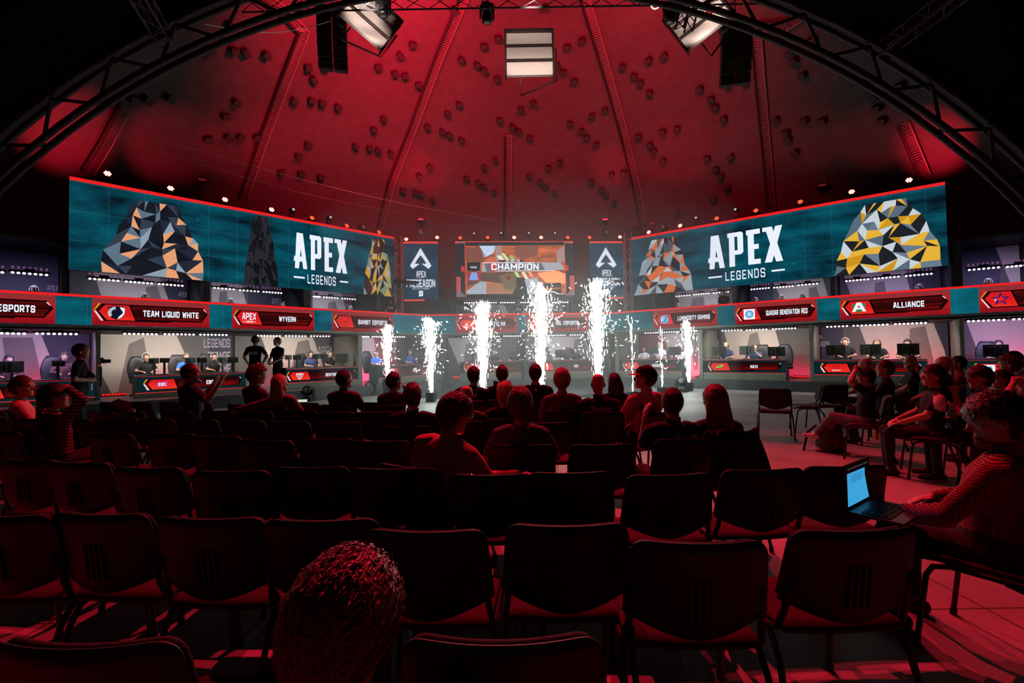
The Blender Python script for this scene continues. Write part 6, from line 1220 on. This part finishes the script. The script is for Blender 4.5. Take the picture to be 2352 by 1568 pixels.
ALU = mat('aluminium truss', (.28, .27, .27), .4, .5, 0, 20)
for u, lab in ((916, 'upright truss tower between the wide screen and the first tall panel'), (1442, 'upright truss tower right of the second tall panel')):
    p = at(u, 620, 20.3); truss('truss_tower', lab, (p.x, p.y, 2.3), (p.x, p.y, 6.7), .30, 9, ALU, 'upright truss towers')
for (ua, va), (ub, vb), y0, lab in (((868, 520), (925, 545), 20.6, 'short diagonal truss over the inner corner of the photographer side screen'), ((1430, 540), (1500, 520), 20.6, 'short diagonal truss over the inner corner of the lime side screen')):
    truss('truss', lab, at(ua, va, y0 - .4), at(ub, vb, y0), .3, 7, None, 'short corner trusses')
# ------------------------------------------------------------------ arch truss over the front of the hall
m_arch = mat('arch steel', (.012, .009, .009), .7, 0, 0, 10)
YA = 8.0
t = thing('arch_truss', 'black steel arch truss spanning the top corners of the hall', 'truss', (AC.x, YA, AC.z)); Rin, Rout = AR - .30, AR + .27
for nm, R_, rr_ in (('lower_chord', Rin, .085), ('upper_chord', Rout, .07)):
    for dy in (-.09, .09):
        b = MB(); b.tube([(R_ * math.cos(a), dy, R_ * math.sin(a)) for a in [PI * (.05 + .90 * i / 70) for i in range(71)]], rr_ * .62, 8); b.build(nm, m_arch, t, True)
n = 58
for i in range(n):
    a0, a1 = PI * (.05 + .9 * i / n), PI * (.05 + .9 * (i + 1) / n); b = MB(); R0, R1 = (Rin, Rout) if i % 2 else (Rout, Rin)
    b.tube([(R0 * math.cos(a0), 0, R0 * math.sin(a0)), (R1 * math.cos(a1), 0, R1 * math.sin(a1))], .030, 6); b.build('brace', m_arch, t)
for (ua, va), (ub, vb), lab in (((290, 0), (385, 100), 'roof strut crossing the arch truss above the photographer'), ((2260, 0), (2010, 130), 'lattice roof strut crossing the arch truss on the lime emblem side')):
    A, Bp = at(ua, va - 60, 6.4), at(ub, vb, 8.2); truss('roof_truss', lab, A, Bp, .22, 8, m_arch, 'roof struts at the arch')
# ------------------------------------------------------------------ cable ladders running down the dome
m_lad = mat('cable tray steel', (.22, .15, .15), .55, .3, 0, 20)
def ladder(pix, label, wpx=16, inset=.16):
    P_ = []
    for (a, c), (a2, c2) in zip(pix, pix[1:]):
        n_ = max(2, int(math.hypot(a2 - a, c2 - c) / 14))
        for i in range(n_): P_.append(on_dome(a + (a2 - a) * i / n_, c + (c2 - c) * i / n_, inset))
    P_.append(on_dome(*pix[-1], inset)); t = thing('cable_ladder', label, 'cable ladder', P_[0], 0, 'cable ladders on the dome'); O = P_[0]
    W_ = .17; rails = [[], []]; rn = MB()
    for i, p in enumerate(P_):
        d = (P_[min(i + 1, len(P_) - 1)] - P_[max(0, i - 1)]).normalized(); nrm = (p - DC).normalized(); s = d.cross(nrm).normalized()
        for k in (0, 1): rails[k].append(p - O + s * W_ * (2 * k - 1))
        if i:
            for f in (0, .33, .67):
                q = P_[i - 1].lerp(p, f) - O; rn.tube([q - s * W_, q + s * W_], .016, 4)
    for k in (0, 1): b = MB(); b.tube(rails[k], .024 if k else .055, 6); b.build('side_rail', m_lad if k else m_arch, t)
    rn.build('rungs', m_lad, t)
    return t
ladder([(290, 245), (245, 330), (203, 398)], 'short cable ladder low on the dome, nearest the photographer')
ladder([(600, -10), (650, 25), (700, 75), (655, 190), (610, 310), (560, 455)], 'bent cable ladder above the photographer side title')
ladder([(1070, -10), (1010, 130), (955, 280), (900, 420), (870, 535)], 'long cable ladder ending at the first tall panel')
ladder([(1168, 312), (1167, 430), (1164, 545)], 'vertical cable ladder over the game screen')
ladder([(1342, -10), (1390, 150), (1432, 300), (1462, 430), (1484, 545)], 'long cable ladder ending right of the second tall panel')
ladder([(1735, 60), (1747, 200), (1760, 340), (1772, 475)], 'long cable ladder above the lime side title')
ladder([(2075, 285), (2100, 345), (2125, 405)], 'short cable ladder low on the dome above the last wide screen corner')
ladder([(1880, 10), (1800, 62), (1740, 62)], 'bent cable ladder by the dark arch corner')
# ------------------------------------------------------------------ box speakers on the dome
m_spk = mat('speaker box', (.022, .016, .016), .6, 0, 0, 20); m_grl = mat('speaker grille', (.03, .03, .03), .5, .3, 0, 60)
SP = [(479, 112), (534, 112), (562, 117), (610, 122), (526, 55), (706, 112 + 40), (240, 233), (302, 224), (334, 226), (386, 223), (540, 232), (515, 264), (474, 318), (521, 314), (549, 314), (588, 314), (674, 228), (714, 228), (738, 234), (775, 243), (719, 180), (745, 152), (706, 330), (684, 356), (644, 394), (690, 397), (735, 405),
      (1144, 85), (947, 99), (918, 124), (868, 151), (906, 166), (929, 171), (960, 192), (880, 270), (857, 295), (815, 334), (848, 338), (868, 343), (897, 350), (1054, 237), (1027, 258), (981, 289), (1015, 300), (1032, 308), (1059, 319), (1059, 134), (1095, 146), (1112, 159), (1141, 178), (1111, 103), (986, 382), (962, 403), (924, 436), (953, 440), (967, 444), (993, 458),
      (1224, 234), (1196, 249), (1147, 274), (1177, 289), (1191, 299), (1216, 315), (1112, 382), (1137, 366), (1071, 408), (1098, 417), (1112, 426), (1134, 439), (1260, 383), (1286, 371), (1216, 403), (1240, 416), (1253, 426), (1274, 443), (1250, 14), (1304, 105), (1278, 147), (1294, 163), (1319, 184), (1338, 90),
      (1390, 250), (1360, 264), (1310, 282), (1336, 299), (1348, 313), (1370, 330), (1405, 400), (1433, 395), (1358, 416), (1382, 434), (1393, 446), (1412, 464), (1430, 150), (1457, 172), (1471, 187), (1493, 211), (1491, 135), (1526, 126), (1467, 311), (1493, 331), (1503, 345), (1524, 367), (1523, 300), (1556, 293), (1625, 362), (1646, 387), (1656, 402), (1672, 429), (1680, 358), (1608, 201), (1634, 225), (1644, 243), (1663, 271), (1672, 192), (1712, 185),
      (1790, 87), (1816, 117), (1826, 138), (1845, 170), (1867, 90), (1783, 273), (1807, 302), (1812, 319), (1828, 348), (1850, 274), (1892, 275), (1989, 187), (2011, 222), (2018, 245), (2029, 275), (2070, 195), (1556, 488), (1548, 40), (1028 + 14, 20), (2128, 197), (2068, 28), (1640, 455), (1890, 428), (970, 505), (1391, 505)]
def small_speaker():
    t = thing('box_speaker', 'x', 'speaker'); b = MB(); b.box((0, 0, .13), (.27, .22, .22)); b.build('cabinet', m_spk, t, bevel=.02); b = MB(); b.box((0, -.115, .12), (.22, .012, .17)); b.build('grille', m_grl, t); b = MB(); b.tube([(-.15, .0, .13), (-.15, 0, -.02), (0, 0, -.02), (0, 0, -.05), (0, 0, -.02), (.15, 0, -.02), (.15, 0, .13)], .012, 5); b.build('bracket', m_spk, t); return t
sp0 = None
for i, (u, v) in enumerate(SP):
    p = on_dome(u, v, .04); nrm = (DC - p).normalized(); o = small_speaker() if sp0 is None else copy_tree(sp0); sp0 = sp0 or o
    dn = Vector((0, 0, -1)); dn = (dn - nrm * dn.dot(nrm)).normalized(); face_ = Matrix((dn.cross(nrm) * -1 if False else (-dn).cross(nrm), -dn, nrm)).transposed()
    o.location = p; o.rotation_euler = (face_ @ Matrix.Rotation(random.uniform(-.5, .5), 3, 'Z')).to_euler()
    o['label'] = 'small dark box speaker fixed to the red lit dome'; o['group'] = 'box speakers on the dome'
# ------------------------------------------------------------------ hanging acoustic panels
m_cream = mat('cream panel fabric', (.62, .52, .46), .85, 0, .05, 12, .08); m_fr = mat('panel frame steel', (.05, .03, .03), .5, .3, 0, 10)
def hang_panel(pu, pv, y, w_, h_, rz, rx, label):
    p = at(pu, pv, y); t = thing('hanging_panel', label, 'panel', p, rz, 'cream panels hung under the dome'); t.rotation_euler = (rx, 0, rz)
    for k in range(3): b = MB(); b.box((0, .02 - .05 * k * 0, h_ * (.36 - .33 * k)), (w_ * .94, .10, h_ * .30)); b.build('fabric_panel', m_cream, t, bevel=.01)
    for s in (-1, 1): b = MB(); b.box((s * w_ * .49, 0, 0), (.05, .16, h_ * 1.04)); b.build('side_rail', m_fr, t)
    for k in range(3): b = MB(); b.tube([(-w_ * .5, -.08, h_ * (.52 - .33 * k)), (w_ * .5, -.08, h_ * (.52 - .33 * k))], .04, 6); b.build('cross_bar', m_fr, t)
    b = MB(); b.box((0, .12, h_ * .58), (w_ * 1.02, .2, .2)); b.build('header_box', m_fr, t)
    b = MB(); b.tube([(-w_ * .2, .05, -h_ * .5), (-w_ * .2, .1, -h_ * .85), (w_ * .55, .1, -h_ * .52), (w_ * .55, .06, h_ * .2)], .028, 6); b.build('support_frame', m_fr, t)
    return t
hang_panel(1216, 128, 13.5, 1.45, 1.45, 0, -.12, 'cream hanging panel in three sections high over the game screen')
hang_panel(852, 45, 12.5, 1.30, 1.50, .55, -.25, 'cream hanging panel tilted above the photographer side, behind the line array')
hang_panel(1605, 45, 12.5, 1.35, 1.50, -.50, -.25, 'cream hanging panel tilted above the lime emblem side, behind the ring lamps')
for s_, t_ in ((-.12, 0),):
    bpy.data.objects
for o in list(bpy.data.objects):
    if o.name.startswith('hanging_panel') and abs(o.location.x) > 2: o.rotation_euler = (-.25, .5 if o.location.x < 0 else -.45, o.rotation_euler.z)
# line arrays
def line_array(u, v, y, rz, label):
    p = at(u, v, y); t = thing('line_array', label, 'speaker', p, rz, 'hanging line array speakers'); a_ = 0
    for k in range(6):
        z = -.24 * k; yy = .05 * k * k * .25
        for s in (-.5, .5):
            b = MB(); b.box((s * .40, yy, z), (.36, .30, .22), Matrix.Rotation(.05 * k, 3, 'X')); b.box((s * .40, yy - .155, z), (.31, .01, .18), Matrix.Rotation(.05 * k, 3, 'X')); b.build('cabinet', m_spk, t, bevel=.012)
    b = MB(); b.box((0, 0, .16), (.84, .34, .06)); b.tube([(0, 0, .18), (0, 0, 1.6)], .015, 5); b.build('rigging', m_fr, t); return t
line_array(762, 38, 12.4, .25, 'double line array speaker hung above the photographer side'); line_array(1690, 72, 12.4, -.25, 'double line array speaker hung above the lime emblem side')
# top truss with moving heads and ring lamps
truss('truss', 'lamp truss across the top of the hall above the picture', (-6.5, 10.9, 10.15), (7.2, 10.9, 10.15), .4, 24, None, 'top lighting trusses')
truss('truss', 'short truss hanging beside the ring lamps', at(1600, -40, 11), at(1570, 70, 11.4), .3, 5, None, 'top lighting trusses')
for u, v, lab in ((1506, 8, 'lit red ring lamp at the top edge, nearer the centre'), (1630, 25, 'lit red ring lamp at the top edge, by the line array')):
    p = at(u, v, 10.8); t = thing('ring_lamp', lab, 'stage light', p, 0, 'red ring lamps under the top truss'); f = (CAM + Vector((1, 1, 0)) - p).normalized(); e1 = f.orthogonal().normalized(); e2 = f.cross(e1)
    b = MB(); b.tube([f * -.25, f * -.03], [.10, .13], 16); b.build('can', m_can, t, True); b = MB()
    for j in range(18): b.ball(e1 * .105 * math.cos(2 * PI * j / 18) + e2 * .105 * math.sin(2 * PI * j / 18), .018, 7, 5)
    b.build('lens', em((1, .45, .42), 9), t, True); b = MB(); b.ball((0, 0, 0), (.05, .05, .05), 8, 6); b.build('centre_lens', em((1, .1, .12), 2), t); b = MB(); b.tube([f * -.1, f * -.1 + Vector((0, 0, .3))], .02, 5); b.build('bracket', m_can, t)
for k, (p, tg, pw, ang) in enumerate(AUD): spot('audience_wash', p, tg, pw, RED, ang, .7, .07)
for k, (p, tg, pw, ang) in enumerate(DOMEW): spot('dome_wash', p, tg, pw, RED, ang, .9, .3)
for k, (u, v, y) in enumerate(((1118, 12, 12), (1540, 10, 11.5), (880, -5, 11.5))):
    p = at(u, v, y); t = moving_head(u, v, y, ['dark moving head hanging at the top edge near the centre', 'dark moving head hanging at the top edge by the long cable ladder', 'dark moving head hanging in the red glow at the top edge'][k], p.z, (0, -.3, 1), .9, 'moving heads hanging from the top truss'); t.rotation_euler = (PI, 0, .3)
# wires
def wire(a, b_, label, r=.006):
    A, Bp = at(*a), at(*b_); b = MB(); b.tube([A.lerp(Bp, i / 20) - Vector((0, 0, .25 * math.sin(PI * i / 20))) for i in range(21)], r, 4); tag(b.build('wire', mat('steel wire', (.5, .38, .36), .4, .4)), label, 'wire', 'thin wires under the dome')
wire((320, 305, 13), (1130, 505, 20.5), 'long thin wire slanting to the game screen'); wire((250, 310, 13), (930, 490, 20), 'second thin wire just below the long one', .004); wire((470, 55, 10), (760, 48, 12), 'sagging cable from the arch truss to the line array', .01)
for u, v, lab in ((465, 412, 'unlit floodlight under the dome above the photographer side screen'), (1889, 424, 'unlit floodlight under the dome above the lime side screen'), (966, 503, 'unlit floodlight over the first tall panel'), (1390, 503, 'unlit floodlight over the second tall panel')):
    p = on_dome(u, v, .3); t = thing('floodlight', lab, 'lamp', p, math.atan2(-(p.x), p.y) * 1, 'unlit floodlights on the dome'); b = MB(); b.box((0, 0, 0), (.36, .22, .2)); b.build('housing', m_spk, t, bevel=.03); b = MB(); b.box((0, -.112, -.05), (.26, .01, .07)); b.build('lens', mat('floodlight glass', (.75, .72, .66), .2), t); b = MB(); b.tube([(0, .1, .05), (0, .35, .1)], .02, 5); b.build('bracket', m_spk, t)
# general light: white stage wash from the front truss onto the building, and added spots on the hanging panels
spot('stage_wash', (-2.5, 8.8, 9.6), (-5.5, 17, 2.0), 380, (.93, 1.0, .90), 55, .8, .4); spot('stage_wash', (3.4, 8.8, 9.6), (6.2, 17, 1.8), 380, (.93, 1.0, .90), 55, .8, .4)
spot('stage_wash', (0.6, 9.2, 10.0), (2.2, 14.2, 0), 2600, (1, .98, .88), 46, .55, .3)
for x_, c, pw in ((.6, at(1216, 128, 13.5), 420), (-3.2, at(852, 45, 12.5), 420), (4.6, at(1605, 45, 12.5), 420)): spot('added_panel_spot', (x_, 10.6, 9.85), c, pw * 1.3, (1, .84, .78), 46, .6, .1)  # spots added to brighten the cream panels, no fixture belongs to them
